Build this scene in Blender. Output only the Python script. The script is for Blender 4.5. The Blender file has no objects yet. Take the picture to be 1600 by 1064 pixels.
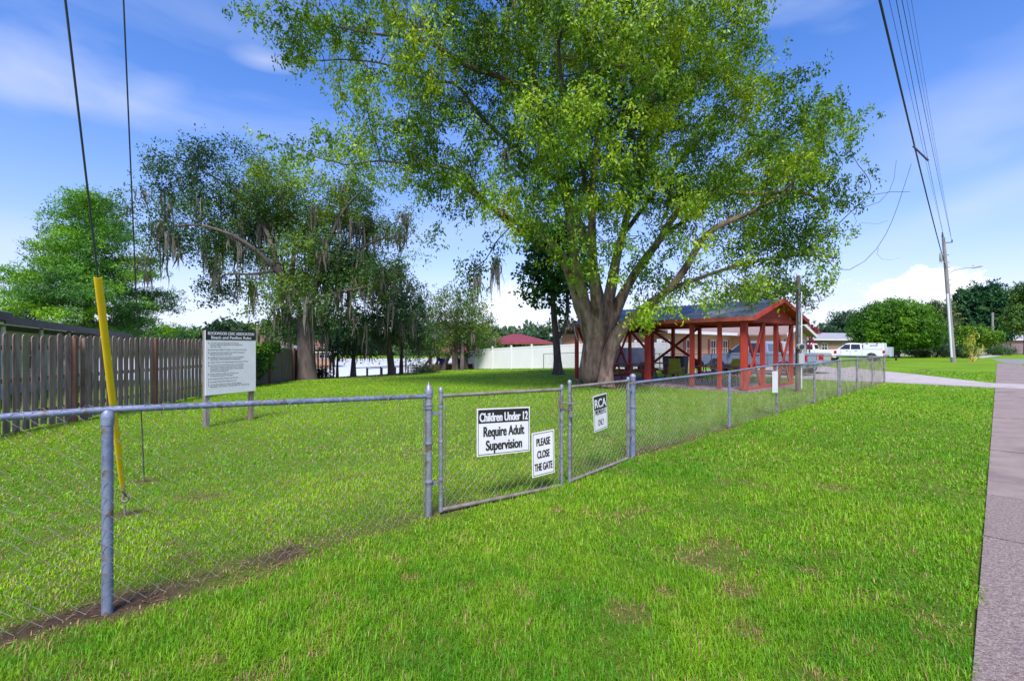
import bpy, bmesh, math, random
import numpy as np
from mathutils import Vector, Matrix

S = bpy.context.scene
COL = S.collection
R = math.radians

# ------------------------------------------------------------------ camera
CH = 1.66
cam_d = bpy.data.cameras.new("camera")
cam = bpy.data.objects.new("camera", cam_d); COL.objects.link(cam)
cam_d.sensor_width = 36.0
cam_d.lens = 36.0 * 750 / 1600
cam_d.shift_y = 8 / 1600
cam_d.clip_start = 0.05
cam_d.clip_end = 3000
cam.location = (0, 0, CH)
cam.rotation_euler = (R(90), 0, 0)
S.camera = cam

# ------------------------------------------------------------------ light
SUN_EL, SUN_AZ = 54, 186          # azimuth clockwise from +Y
S.view_settings.view_transform = 'Standard'
S.view_settings.look = 'None'
S.view_settings.gamma = 1
S.view_settings.exposure = 1.40
sun_d = bpy.data.lights.new("sun", 'SUN')
sun_d.energy = 2.1; sun_d.angle = R(20); sun_d.color = (1.0, 0.95, 0.86)
sun = bpy.data.objects.new("sun", sun_d); COL.objects.link(sun)
sv = Vector((math.sin(R(SUN_AZ)) * math.cos(R(SUN_EL)), math.cos(R(SUN_AZ)) * math.cos(R(SUN_EL)), math.sin(R(SUN_EL))))
sun.rotation_euler = sv.to_track_quat('Z', 'Y').to_euler()

W = bpy.data.worlds.new("World"); S.world = W; W.use_nodes = True
nt = W.node_tree; nt.nodes.clear()
def N(t, **k):
    n = nt.nodes.new(t)
    for a, b in k.items(): setattr(n, a, b)
    return n
def L(a, b): nt.links.new(a, b)
def Mth(op, a, b=None, c=None, clamp=False):
    n = N('ShaderNodeMath', operation=op); n.use_clamp = clamp
    for i, x in enumerate((a, b, c)):
        if x is None: continue
        if isinstance(x, (int, float)): n.inputs[i].default_value = x
        else: L(x, n.inputs[i])
    return n.outputs[0]
def dotv(v, c):
    n = N('ShaderNodeVectorMath', operation='DOT_PRODUCT'); L(v, n.inputs[0]); n.inputs[1].default_value = c
    return n.outputs['Value']
def mixc(f, a, b):
    n = N('ShaderNodeMix', data_type='RGBA')
    L(f, n.inputs[0])
    for i, x in ((6, a), (7, b)):
        if isinstance(x, tuple): n.inputs[i].default_value = (*x, 1)
        else: L(x, n.inputs[i])
    return n.outputs[2]
sky = N('ShaderNodeTexSky'); sky.sky_type = 'NISHITA'; sky.sun_disc = False
sky.sun_elevation = R(SUN_EL); sky.sun_rotation = R(SUN_AZ)
sky.air_density = 1.0; sky.dust_density = 0.6; sky.ozone_density = 3.0
tc = N('ShaderNodeTexCoord'); D = tc.outputs['Generated']
hs = N('ShaderNodeHueSaturation'); hs.inputs['Saturation'].default_value = 1.32; hs.inputs['Value'].default_value = 1.35
L(sky.outputs[0], hs.inputs['Color'])
tm = N('ShaderNodeVectorMath', operation='MULTIPLY'); L(hs.outputs[0], tm.inputs[0]); tm.inputs[1].default_value = (.98, .70, .84)
col = tm.outputs[0]
dz = dotv(D, (0, 0, 1))
def noise(vec_scale, scale, detail, rough=0.55, dist=0.0):
    m = N('ShaderNodeVectorMath', operation='MULTIPLY'); L(D, m.inputs[0]); m.inputs[1].default_value = vec_scale
    n = N('ShaderNodeTexNoise'); n.inputs['Scale'].default_value = scale; n.inputs['Detail'].default_value = detail
    n.inputs['Roughness'].default_value = rough; n.inputs['Distortion'].default_value = dist
    L(m.outputs[0], n.inputs['Vector']); return n.outputs['Fac']
n_cir = noise((1, 1, 3.2), 2.2, 5, 0.5, 0.6)
n_cum = noise((1, 1, 1.3), 17, 7, 0.62)
# pale haze low over the horizon
hz = Mth('POWER', Mth('SUBTRACT', 1.0, Mth('ABSOLUTE', dz), clamp=True), 5.5)
col = mixc(Mth('MULTIPLY', hz, 0.85, clamp=True), col, (2.9, 3.5, 4.7))
# thin veil of cirrus over the whole sky
veil = Mth('MULTIPLY', Mth('SUBTRACT', n_cir, 0.47, clamp=True), 1.5, clamp=True)
col = mixc(veil, col, (2.8, 3.4, 4.9))
def cdir(px, py):
    return Vector(((px - 800) / 750, 1, (540 - py) / 750)).normalized()
def cloud(px, py, rx, ry, tilt, nz, amp, soft, op, colr):
    """one cloud centred on a direction of the sky; rx, ry are angular radii"""
    global col
    c = cdir(px, py); right = Vector((c.y, -c.x, 0)).normalized(); up = right.cross(c)
    t = R(tilt); r2 = right * math.cos(t) + up * math.sin(t); u2 = up * math.cos(t) - right * math.sin(t)
    a = Mth('DIVIDE', dotv(D, r2), rx); b = Mth('DIVIDE', dotv(D, u2), ry)
    dist = Mth('SQRT', Mth('ADD', Mth('MULTIPLY', a, a), Mth('MULTIPLY', b, b)))
    v = Mth('ADD', Mth('SUBTRACT', 1.0, dist), Mth('MULTIPLY', Mth('SUBTRACT', nz, 0.5), amp))
    v = Mth('DIVIDE', v, soft, clamp=True)
    front = Mth('GREATER_THAN', dotv(D, c), 0.3)
    v = Mth('MULTIPLY', Mth('MULTIPLY', v, front), op)
    col = mixc(v, col, colr)
wh = (3.6, 3.9, 4.9)
cloud(120, 160, .19, .030, 2, n_cir, 1.5, 1.1, .38, wh)
cloud(235, 145, .07, .030, 30, n_cir, 1.2, 1.2, .30, wh)
cloud(20, 110, .11, .07, 10, n_cir, 1.5, 1.0, .45, wh)
cloud(415, 95, .06, .02, 0, n_cir, 1.0, 1.0, .45, wh)
cloud(20, 380, .18, .05, 0, n_cir, 1.4, 1.0, .35, wh)
cloud(1560, 150, .30, .10, 20, n_cir, 1.8, 1.2, .35, wh)
cloud(1520, 320, .30, .05, 18, n_cir, 1.5, 1.0, .40, wh)
cloud(1250, 505, .34, .055, 0, n_cir, 1.2, 0.9, .55, wh)
cloud(1428, 462, .085, .050, 0, n_cum, 2.6, .30, .95, (5.6, 5.65, 5.8))
cloud(1400, 495, .15, .035, 0, n_cum, 1.2, .55, .75, (4.7, 5.1, 5.8))
cloud(800, 478, .075, .060, 30, n_cum, 1.6, .38, .85, (5.2, 5.4, 5.8))
cloud(860, 505, .17, .045, 0, n_cum, 1.0, .8, .6, (4.4, 4.9, 5.7))
cloud(330, 500, .30, .05, 0, n_cir, 1.0, .9, .5, (4.0, 4.7, 5.8))
bg = N('ShaderNodeBackground'); L(col, bg.inputs[0]); bg.inputs[1].default_value = 0.087
wo = N('ShaderNodeOutputWorld'); L(bg.outputs[0], wo.inputs[0])

# ------------------------------------------------------------------ numpy noise, terrain, unprojection
U = (0.7186, 0.6954); V = (-0.6954, 0.7186)        # along the street / away from it
def uv(x, y): return U[0]*x + U[1]*y, V[0]*x + V[1]*y
def xy(u, v): return U[0]*u + V[0]*v, U[1]*u + V[1]*v
def _h(i, j, k, s):
    n = (i.astype(np.int64)*374761393 + j.astype(np.int64)*668265263 + k.astype(np.int64)*2147483647 + s*974634777) & 0xffffffff
    n = ((n ^ (n >> 13)) * 1274126177) & 0xffffffff
    n = ((n ^ (n >> 16)) * 2246822519) & 0xffffffff
    return ((n ^ (n >> 15)) & 0xffffff) / float(0xffffff)
def vnoise(x, y, z=None, s=0):
    x = np.asarray(x, float); y = np.asarray(y, float); z = np.zeros_like(x) if z is None else np.asarray(z, float)
    i, j, k = np.floor(x), np.floor(y), np.floor(z)
    a, b, c = x-i, y-j, z-k
    a, b, c = a*a*(3-2*a), b*b*(3-2*b), c*c*(3-2*c)
    r = 0
    for di in (0, 1):
        for dj in (0, 1):
            for dk in (0, 1):
                r = r + _h(i+di, j+dj, k+dk, s) * (a if di else 1-a) * (b if dj else 1-b) * (c if dk else 1-c)
    return r
def fnoise(x, y, z=None, s=0, o=3):
    r, w, t = 0, 1, 0
    for q in range(o):
        f = 2**q
        r = r + w*vnoise(np.asarray(x)*f, np.asarray(y)*f, None if z is None else np.asarray(z)*f, s+q); t += w; w *= .5
    return r/t
def sst(a, b, x):
    t = np.clip((x-a)/(b-a), 0, 1); return t*t*(3-2*t)
ZW = -1.25
def shore(u): return 46 - 15.5*sst(4, 9, u) + 9*sst(22.5, 27, u)
def hgt(x, y):
    x = np.asarray(x, float); y = np.asarray(y, float)
    u, v = U[0]*x+U[1]*y, V[0]*x+V[1]*y
    h = -0.04*np.clip(v-21, 0, 22)
    lake = sst(0, 3.5, v-shore(u)) * (1-sst(107, 112, y + 4*(vnoise(x/30, y*0, s=9)-.5))) * (1-sst(-5.5, -2.5, x + .10*(60-y)*0))
    far = sst(107, 112, y)*sst(0, 60, v-30)
    h = h*(1-far) + far*(-0.7)
    h = h*(1-lake) + lake*(-2.6)
    near = 1-sst(10, 30, np.hypot(x, y))
    return h + near*0.035*(fnoise(x/1.1, y/1.1, s=3, o=2)-.5)
def P(px, py, Y): return Vector(((px-800)/750*Y, Y, CH-(py-540)/750*Y))
def G(px, py):
    Y = CH*750/max(py-540, .5)
    for _ in range(30):
        z = float(hgt((px-800)/750*Y, Y)); Y = Y*.5 + .5*(CH-z)*750/max(py-540, .5)
    return Vector(((px-800)/750*Y, Y, float(hgt((px-800)/750*Y, Y))))
def gz(x, y): return float(hgt(x, y))

# ------------------------------------------------------------------ materials
def nmat(name):
    m = bpy.data.materials.new(name); m.use_nodes = True
    return m, m.node_tree, m.node_tree.nodes['Principled BSDF']
def mat(name, c, rough=.6, metal=0., c2=None, scale=6., detail=5, bump=0., bscale=None, spec=.5, stretch=(1, 1, 1), contrast=(.35, .65), c3=None, s3=1., k3=(.5, .62)):
    m, t, b = nmat(name)
    b.inputs['Roughness'].default_value = rough; b.inputs['Metallic'].default_value = metal
    b.inputs['Specular IOR Level'].default_value = spec
    b.inputs['Base Color'].default_value = (*c, 1)
    co = t.nodes.new('ShaderNodeTexCoord'); mp = t.nodes.new('ShaderNodeMapping'); mp.inputs['Scale'].default_value = stretch
    t.links.new(co.outputs['Object'], mp.inputs[0])
    last = None
    if c2 is not None:
        n = t.nodes.new('ShaderNodeTexNoise'); n.inputs['Scale'].default_value = scale; n.inputs['Detail'].default_value = detail; n.inputs['Roughness'].default_value = .65
        t.links.new(mp.outputs[0], n.inputs[0])
        r = t.nodes.new('ShaderNodeMapRange'); r.inputs[1].default_value = contrast[0]; r.inputs[2].default_value = contrast[1]
        t.links.new(n.outputs['Fac'], r.inputs[0])
        x = t.nodes.new('ShaderNodeMix'); x.data_type = 'RGBA'; t.links.new(r.outputs[0], x.inputs[0])
        x.inputs[6].default_value = (*c, 1); x.inputs[7].default_value = (*c2, 1); last = x.outputs[2]
        if c3 is not None:
            n3 = t.nodes.new('ShaderNodeTexNoise'); n3.inputs['Scale'].default_value = s3; n3.inputs['Detail'].default_value = 6
            t.links.new(mp.outputs[0], n3.inputs[0])
            r3 = t.nodes.new('ShaderNodeMapRange'); r3.inputs[1].default_value = k3[0]; r3.inputs[2].default_value = k3[1]
            t.links.new(n3.outputs['Fac'], r3.inputs[0])
            x3 = t.nodes.new('ShaderNodeMix'); x3.data_type = 'RGBA'; t.links.new(r3.outputs[0], x3.inputs[0])
            t.links.new(last, x3.inputs[6]); x3.inputs[7].default_value = (*c3, 1); last = x3.outputs[2]
        t.links.new(last, b.inputs['Base Color'])
    if bump:
        n2 = t.nodes.new('ShaderNodeTexNoise'); n2.inputs['Scale'].default_value = bscale or scale*2; n2.inputs['Detail'].default_value = 6
        t.links.new(mp.outputs[0], n2.inputs[0])
        bp = t.nodes.new('ShaderNodeBump'); bp.inputs['Strength'].default_value = bump; bp.inputs['Distance'].default_value = .02
        t.links.new(n2.outputs['Fac'], bp.inputs['Height']); t.links.new(bp.outputs[0], b.inputs['Normal'])
    return m
def leafmat(name, trans=.35, rough=.5):
    m, t, b = nmat(name)
    a = t.nodes.new('ShaderNodeAttribute'); a.attribute_name = 'tint'
    t.links.new(a.outputs['Color'], b.inputs['Base Color']); b.inputs['Roughness'].default_value = rough
    b.inputs['Specular IOR Level'].default_value = .3
    tr = t.nodes.new('ShaderNodeBsdfTranslucent')
    g = t.nodes.new('ShaderNodeMix'); g.data_type = 'RGBA'; g.blend_type = 'MULTIPLY'; g.inputs[0].default_value = 1
    t.links.new(a.outputs['Color'], g.inputs[6]); g.inputs[7].default_value = (1.5, 1.35, .6, 1)
    t.links.new(g.outputs[2], tr.inputs[0])
    mx = t.nodes.new('ShaderNodeMixShader'); mx.inputs[0].default_value = trans
    t.links.new(b.outputs[0], mx.inputs[1]); t.links.new(tr.outputs[0], mx.inputs[2])
    t.links.new(mx.outputs[0], t.nodes['Material Output'].inputs['Surface'])
    return m
def brickmat(name, c1, c2, mortar, scale=1.0):
    m, t, b = nmat(name); b.inputs['Roughness'].default_value = .85
    co = t.nodes.new('ShaderNodeTexCoord')
    # horizontal distance along the wall in x, height in y
    sp = t.nodes.new('ShaderNodeSeparateXYZ'); t.links.new(co.outputs['Object'], sp.inputs[0])
    ad = t.nodes.new('ShaderNodeMath'); ad.operation = 'ADD'; t.links.new(sp.outputs[0], ad.inputs[0]); t.links.new(sp.outputs[1], ad.inputs[1])
    cb = t.nodes.new('ShaderNodeCombineXYZ'); t.links.new(ad.outputs[0], cb.inputs[0]); t.links.new(sp.outputs[2], cb.inputs[1])
    br = t.nodes.new('ShaderNodeTexBrick'); t.links.new(cb.outputs[0], br.inputs[0])
    br.inputs['Color1'].default_value = (*c1, 1); br.inputs['Color2'].default_value = (*c2, 1); br.inputs['Mortar'].default_value = (*mortar, 1)
    br.inputs['Scale'].default_value = 1; br.inputs['Brick Width'].default_value = .3*scale; br.inputs['Row Height'].default_value = .075*scale; br.inputs['Mortar Size'].default_value = .008
    t.links.new(br.outputs[0], b.inputs['Base Color'])
    return m

M = {}
M['galv'] = mat('galvanised steel', (.32, .33, .38), .5, .45, (.20, .215, .28), 9, c3=(.17, .13, .10), s3=11, k3=(.54, .66), bump=.3)
M['galv_blue'] = mat('painted blue grey steel', (.15, .18, .28), .5, .3, (.27, .31, .42), 7, c3=(.17, .13, .10), s3=14, k3=(.55, .66), bump=.35)
M['wire'] = mat('wire', (.36, .34, .29), .6, .15, (.13, .11, .09), 3)
M['wire_dark'] = mat('brown weathered wire', (.20, .165, .12), .7, .1, (.34, .32, .28), 5)
M['rust'] = mat('rusty steel', (.17, .13, .10), .8, .2, (.28, .26, .24), 8)
M['white_paint'] = mat('white sign paint', (.80, .79, .79), .5, 0, (.72, .71, .70), 4, c3=(.60, .58, .54), s3=5, k3=(.66, .9))
M['black_paint'] = mat('black paint', (.015, .015, .018), .45)
M['grey_wood'] = mat('weathered wood', (.15, .09, .075), .9, 0, (.36, .25, .215), 14, stretch=(1, 1, .12), bump=.5, c3=(.19, .19, .08), s3=5, k3=(.5, .75))
M['post_wood'] = mat('red brown post wood', (.13, .055, .035), .9, 0, (.22, .12, .09), 10, stretch=(1, 1, .12), bump=.4)
M['sign_post'] = mat('grey sign post', (.26, .25, .24), .85, 0, (.16, .12, .11), 8, stretch=(1, 1, .15))
M['solid_fence'] = mat('dark board fence', (.085, .065, .055), .9, 0, (.17, .135, .12), 9, stretch=(1, 1, .1), bump=.4)
M['yellow'] = mat('yellow guard plastic', (.93, .62, .015), .45, 0, (.86, .54, .015), 5, spec=.4, c3=(.55, .36, .05), s3=9, k3=(.62, .75))
M['cable'] = mat('dark cable', (.02, .022, .03), .6)
M['guy'] = mat('guy strand', (.07, .08, .09), .5, .6)
M['bark'] = mat('main bark', (.15, .095, .072), .9, 0, (.38, .255, .20), 6, stretch=(1, 1, .3), bump=1.0, bscale=16, c3=(.09, .05, .035), s3=3.5, k3=(.52, .64))
M['bark_dark'] = mat('dark bark', (.055, .043, .038), .95, 0, (.12, .095, .085), 5, stretch=(1, 1, .3), bump=.7)
M['bark_shaded'] = mat('shade darkened branch bark', (.055, .042, .034), .95, 0, (.12, .095, .078), 6)  # shade inside the crown painted into the branch colour, darker than the trunk
M['leaf'] = leafmat('leaf', .24)
M['blade'] = leafmat('grass blade', .34, .45)
M['moss'] = leafmat('spanish moss', .2, .95)
M['red_paint'] = mat('red barn paint', (.46, .042, .022), .8, 0, (.30, .028, .018), 6, stretch=(1, 1, .2), bump=.3, c3=(.24, .07, .055), s3=7, k3=(.54, .72))
M['roof_metal'] = mat('ribbed metal roof', (.30, .33, .42), .32, .75, (.15, .17, .24), 1.6, c3=(.60, .60, .63), s3=.9, k3=(.52, .66))
M['vinyl'] = mat('white vinyl', (.80, .81, .83), .4, 0, (.76, .77, .79), .8)
M['maroon_wood'] = mat('maroon painted wood', (.26, .05, .035), .7, 0, (.36, .09, .06), 5)
M['maroon_roof'] = mat('maroon shingles', (.15, .022, .04), .8, 0, (.21, .04, .06), 3)
M['brown_roof'] = mat('brown shingles', (.20, .10, .07), .9, 0, (.13, .07, .05), 4)
M['tan_roof'] = mat('tan shingles', (.30, .22, .20), .9, 0, (.22, .16, .15), 3)
M['grey_roof'] = mat('grey shingles', (.25, .25, .28), .9, 0, (.33, .33, .36), 3)
M['fascia_dark'] = mat('purple brown fascia', (.055, .035, .06), .6, 0, (.09, .06, .09), 2)
M['stucco'] = mat('pale stucco', (.72, .71, .68), .9, 0, (.64, .63, .60), 2)
M['brick'] = brickmat('tan brick', (.50, .24, .12), (.60, .31, .17), (.55, .42, .32))
M['brick2'] = brickmat('brown brick', (.30, .16, .11), (.36, .20, .13), (.35, .26, .2))
M['white_trim'] = mat('white trim', (.76, .76, .75), .6, 0, (.70, .70, .69), 2)
M['glass'] = mat('dark glass', (.02, .025, .03), .06, 0, spec=.8)
M['shutter'] = mat('red shutter', (.40, .06, .04), .6)
M['shutter2'] = mat('purple shutter', (.18, .07, .22), .6)
M['rubber'] = mat('rubber', (.02, .02, .022), .8)
M['chrome'] = mat('rim metal', (.55, .56, .58), .25, .9)
M['truck_blue'] = mat('grey blue car paint', (.27, .33, .45), .28, .15, spec=.6)
M['truck_silver'] = mat('green silver car paint', (.40, .45, .43), .28, .2, spec=.6)
M['truck_white'] = mat('white car paint', (.80, .81, .84), .25, 0, spec=.6)
M['red_lens'] = mat('red lens', (.45, .01, .02), .2)
M['clear_lens'] = mat('clear lens', (.7, .7, .72), .1)
M['dark_plastic'] = mat('dark plastic', (.03, .032, .036), .5)
M['bin'] = mat('bin plastic', (.03, .035, .05), .5)
M['green_plastic'] = mat('yellow green slats', (.36, .38, .03), .6, 0, (.28, .30, .03), 5)
M['orange_wood'] = mat('orange wood', (.55, .20, .08), .7, 0, (.45, .16, .06), 4)
M['dock_wood'] = mat('grey dock wood', (.22, .17, .15), .85, 0, (.15, .12, .10), 5)
M['blue_plastic'] = mat('dark blue plastic', (.02, .04, .22), .4)
M['pole_wood'] = mat('grey pole wood', (.20, .19, .19), .9, 0, (.30, .28, .27), 8, stretch=(1, 1, .08), bump=.4)
M['pole_dark'] = mat('dark pole wood', (.09, .07, .06), .9, 0, (.16, .13, .11), 8, stretch=(1, 1, .08))
M['conduit'] = mat('white conduit', (.66, .68, .72), .5)
M['meter_grey'] = mat('meter box grey', (.40, .43, .42), .5, .2)
M['stone'] = mat('pale stone', (.45, .42, .38), .9, 0, (.30, .28, .26), 5, bump=.3)
M['retain'] = mat('retaining timber', (.10, .055, .04), .9, 0, (.16, .09, .07), 5)
M['lawn_shadow'] = None

# ------------------------------------------------------------------ object helpers
def tag(o, label=None, cat=None, group=None, kind=None):
    if label: o['label'] = label
    if cat: o['category'] = cat
    if group: o['group'] = group
    if kind: o['kind'] = kind
    return o
def empty(name, loc, label, cat, group=None, rz=0):
    o = bpy.data.objects.new(name, None); COL.objects.link(o); o.location = loc; o.rotation_euler = (0, 0, rz)
    o.empty_display_size = .2
    return tag(o, label, cat, group)
def worldloc(o):
    v = Vector((0, 0, 0))
    while o is not None: v += o.location; o = o.parent
    return v
def link(name, me, m, parent=None):
    if m is not None: me.materials.append(m)
    o = bpy.data.objects.new(name, me); COL.objects.link(o)
    if parent is not None: o.parent = parent
    return o
def copy_tree(o, parent=None):
    c = o.copy(); COL.objects.link(c); c.parent = parent
    for ch in list(o.children): copy_tree(ch, c)
    return c
class MB:
    def __init__(s): s.v = []; s.f = []
    def box(s, c, d, rz=0, taper=1.0):
        b = len(s.v); ca, sa = math.cos(rz), math.sin(rz)
        for k in (-1, 1):
            t = taper if k > 0 else 1
            for i, j in ((-1, -1), (1, -1), (1, 1), (-1, 1)):
                x, y = i*d[0]/2*t, j*d[1]/2*t
                s.v.append((c[0]+x*ca-y*sa, c[1]+x*sa+y*ca, c[2]+k*d[2]/2))
        for q in ((3, 2, 1, 0), (4, 5, 6, 7), (0, 1, 5, 4), (1, 2, 6, 5), (2, 3, 7, 6), (3, 0, 4, 7)): s.f.append(tuple(b+i for i in q))
        return s
    def bar(s, p, q, w, h, up=(0, 0, 1)):
        """rectangular bar from p to q, w across and h along up"""
        p, q = Vector(p), Vector(q); d = (q-p).normalized(); up = Vector(up)
        if abs(d.dot(up)) > .98: up = Vector((U[0], U[1], 0))
        a = d.cross(up).normalized(); c = a.cross(d).normalized(); b = len(s.v)
        for e in (p, q):
            for i, j in ((-1, -1), (1, -1), (1, 1), (-1, 1)): s.v.append(tuple(e + a*(i*w/2) + c*(j*h/2)))
        for f in ((3, 2, 1, 0), (4, 5, 6, 7), (0, 1, 5, 4), (1, 2, 6, 5), (2, 3, 7, 6), (3, 0, 4, 7)): s.f.append(tuple(b+i for i in f))
        return s
    def tube(s, pts, r, n=8, caps=True):
        pts = [Vector(p) for p in pts]; k = len(pts)
        rr = r if isinstance(r, (list, tuple, np.ndarray)) else [r]*k
        b = len(s.v); a = None
        for i, p in enumerate(pts):
            d = (pts[min(i+1, k-1)]-pts[max(i-1, 0)])
            d = d.normalized() if d.length > 1e-9 else Vector((0, 0, 1))
            if a is None:
                a = d.orthogonal().normalized()
            a = (a - d*a.dot(d)); a = a.normalized() if a.length > 1e-6 else d.orthogonal().normalized()
            c = d.cross(a)
            for j in range(n):
                t = 2*math.pi*j/n; s.v.append(tuple(p + (a*math.cos(t)+c*math.sin(t))*rr[i]))
        for i in range(k-1):
            for j in range(n):
                s.f.append((b+i*n+j, b+i*n+(j+1) % n, b+(i+1)*n+(j+1) % n, b+(i+1)*n+j))
        if caps:
            s.f.append(tuple(b+j for j in range(n))[::-1]); s.f.append(tuple(b+(k-1)*n+j for j in range(n)))
        return s
    def lathe(s, c, prof, n=12):
        """prof: (radius, z) pairs about a vertical axis through c"""
        b = len(s.v)
        for r, z in prof:
            for j in range(n):
                t = 2*math.pi*j/n; s.v.append((c[0]+r*math.cos(t), c[1]+r*math.sin(t), c[2]+z))
        k = len(prof)
        for i in range(k-1):
            for j in range(n): s.f.append((b+i*n+j, b+i*n+(j+1) % n, b+(i+1)*n+(j+1) % n, b+(i+1)*n+j))
        s.f.append(tuple(b+j for j in range(n))[::-1]); s.f.append(tuple(b+(k-1)*n+j for j in range(n)))
        return s
    def poly(s, pts):
        b = len(s.v); s.v += [tuple(p) for p in pts]; s.f.append(tuple(range(b, b+len(pts)))); return s
    def prism(s, pts, d):
        """polygon extruded along vector d"""
        d = Vector(d); b = len(s.v); n = len(pts)
        s.v += [tuple(p) for p in pts]; s.v += [tuple(Vector(p)+d) for p in pts]
        s.f.append(tuple(range(b, b+n))[::-1]); s.f.append(tuple(range(b+n, b+2*n)))
        for i in range(n): j = (i+1) % n; s.f.append((b+i, b+j, b+n+j, b+n+i))
        return s
    def add(s, o):
        b = len(s.v); s.v += o.v; s.f += [tuple(b+i for i in f) for f in o.f]; return s
    def build(s, name, m, parent=None, smooth=False, bevel=0, local=False):
        me = bpy.data.meshes.new(name)
        off = worldloc(parent) if (parent is not None and not local) else Vector((0, 0, 0))
        me.from_pydata([(x-off.x, y-off.y, z-off.z) for x, y, z in s.v], [], s.f)
        bm = bmesh.new(); bm.from_mesh(me); bmesh.ops.recalc_face_normals(bm, faces=bm.faces)
        if bevel: bmesh.ops.bevel(bm, geom=[e for e in bm.edges if len(e.link_faces) == 2 and e.calc_face_angle(0) > .5], offset=bevel, segments=2, affect='EDGES', clamp_overlap=True)
        bm.to_mesh(me); bm.free()
        if smooth:
            me.polygons.foreach_set('use_smooth', [True]*len(me.polygons))
            try: me.set_sharp_from_angle(angle=R(45))
            except Exception: pass
        return link(name, me, m, parent)
def np_mesh(name, verts, faces, m, parent=None, tint=None, smooth=False):
    """faces: list of integer arrays (n,3) or (n,4); tint: (nfaces,3)"""
    me = bpy.data.meshes.new(name)
    off = np.array(worldloc(parent)) if parent is not None else np.zeros(3)
    verts = (np.asarray(verts) - off).astype(np.float32)
    me.vertices.add(len(verts)); me.vertices.foreach_set('co', verts.ravel())
    lt = np.concatenate([np.full(len(f), f.shape[1], np.int32) for f in faces])
    li = np.concatenate([f.ravel() for f in faces]).astype(np.int32)
    me.loops.add(len(li)); me.loops.foreach_set('vertex_index', li)
    me.polygons.add(len(lt)); ls = np.concatenate([[0], np.cumsum(lt)[:-1]]).astype(np.int32)
    me.polygons.foreach_set('loop_start', ls)
    if smooth: me.polygons.foreach_set('use_smooth', np.ones(len(lt), bool))
    me.update(calc_edges=True); me.validate()
    if tint is not None:
        a = me.attributes.new('tint', 'FLOAT_COLOR', 'FACE')
        a.data.foreach_set('color', np.concatenate([tint, np.ones((len(tint), 1))], 1).astype(np.float32).ravel())
    return link(name, me, m, parent)
def text_into(mb, txt, origin, xd, ud, width=None, height=.1, bold=0., align='C', nrm_off=.003, ww=1.0, mx=None):
    """letters laid as a flat sheet just proud of a board. origin = centre (or left) of the baseline"""
    cu = bpy.data.curves.new('t', 'FONT'); cu.body = txt; cu.size = 1; cu.offset = min(bold, .012)
    ob = bpy.data.objects.new('t', cu); me = bpy.data.meshes.new_from_object(ob)
    xs = [v.co.x for v in me.vertices]
    if xs:
        x0, x1 = min(xs), max(xs); sc = height/.72; sx = sc*ww
        if width is not None: sx = width/(x1-x0)
        if mx is not None: sx = min(sx, mx/(x1-x0))
        o = Vector(origin); xd = Vector(xd).normalized(); ud = Vector(ud).normalized(); nn = xd.cross(ud)
        if nn.dot(Vector((0, 0, CH))-o) < 0: nn = -nn
        sh = (x0+x1)/2 if align == 'C' else x0
        for q in range(3 if bold > .02 else 1):
            b = len(mb.v); ex = (0, .035, -.035)[q]*sc*.72
            for v in me.vertices: mb.v.append(tuple(o + xd*((v.co.x-sh)*sx+ex) + ud*(v.co.y*sc) + nn*(nrm_off+.0006*q)))
            for p in me.polygons: mb.f.append(tuple(b+i for i in p.vertices))
    bpy.data.objects.remove(ob); bpy.data.curves.remove(cu); bpy.data.meshes.remove(me)
# ================================================================== SETTING
FENCE_V = 3.89
EDGE_V = lambda u: .09 + .0098*u                     # lawn / sidewalk edge
FX0, FX1 = -9.0, 24.6                                 # fence extent in u
def dirtmask(x, y, pf=.62):
    """bare or worn ground: strip under the fence plus scattered dead patches"""
    u, v = uv(x, y)
    n = fnoise(u*1.3, v*1.3, s=21); n2 = fnoise(u*3.1, v*3.1, s=5)
    d = np.abs(v - FENCE_V - .02 - .30*(n-.5) - .15*(n2-.5))
    strip = (1 - sst(.03, .10 + .30*n, d)) * np.where(u < 1.5, .95, np.where(u < 3.0, .28, np.where(u < 6.6, .40, .55))) * sst(.44, .60, n)
    strip = np.where((u > 3.2) & (u < 6.2), strip*.3, strip)
    patch = 0
    for px, py, r in ((1085, 872, .30), (1130, 850, .26), (1160, 985, .17), (1150, 925, .14), (870, 800, .13), (1190, 815, .10), (1265, 895, .12), (1045, 925, .09), (640, 905, .1), (985, 960, .16), (1290, 760, .22),
                       (330, 900, .2), (290, 870, .16), (420, 890, .3), (365, 905, .25), (90, 985, .35), (200, 945, .3), (690, 800, .25), (1000, 700, .35), (300, 775, .25), (330, 775, .2), (270, 850, .18)):
        Y = CH*750/(py-540); X = (px-800)/750*Y
        rr = np.hypot(x-X, y-Y); patch = np.maximum(patch, (1-sst(r*.1, r*1.3, rr*1.25 + r*2.0*(n2-.5)))*pf)
    big = 0
    for (cx, cy, r) in ((4.1, 19.9, 1.5), (2.65, 27.8, .7), (-11.6, 29.2, 2.2), (-8.0, 27.5, 1.6), (10.4, 17.5, .5), (-3.8, 4.75, .16), (-4.5, 5.9, .15)):
        rr = np.hypot(x-cx, y-cy); big = np.maximum(big, (1-sst(r*.5, r*1.25, rr + r*.6*(n-.5)))*.8)
    scat = sst(.70, .80, n2)*.5
    return np.clip(np.maximum.reduce([strip, patch*.95, big, scat*.5]), 0, 1)

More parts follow.
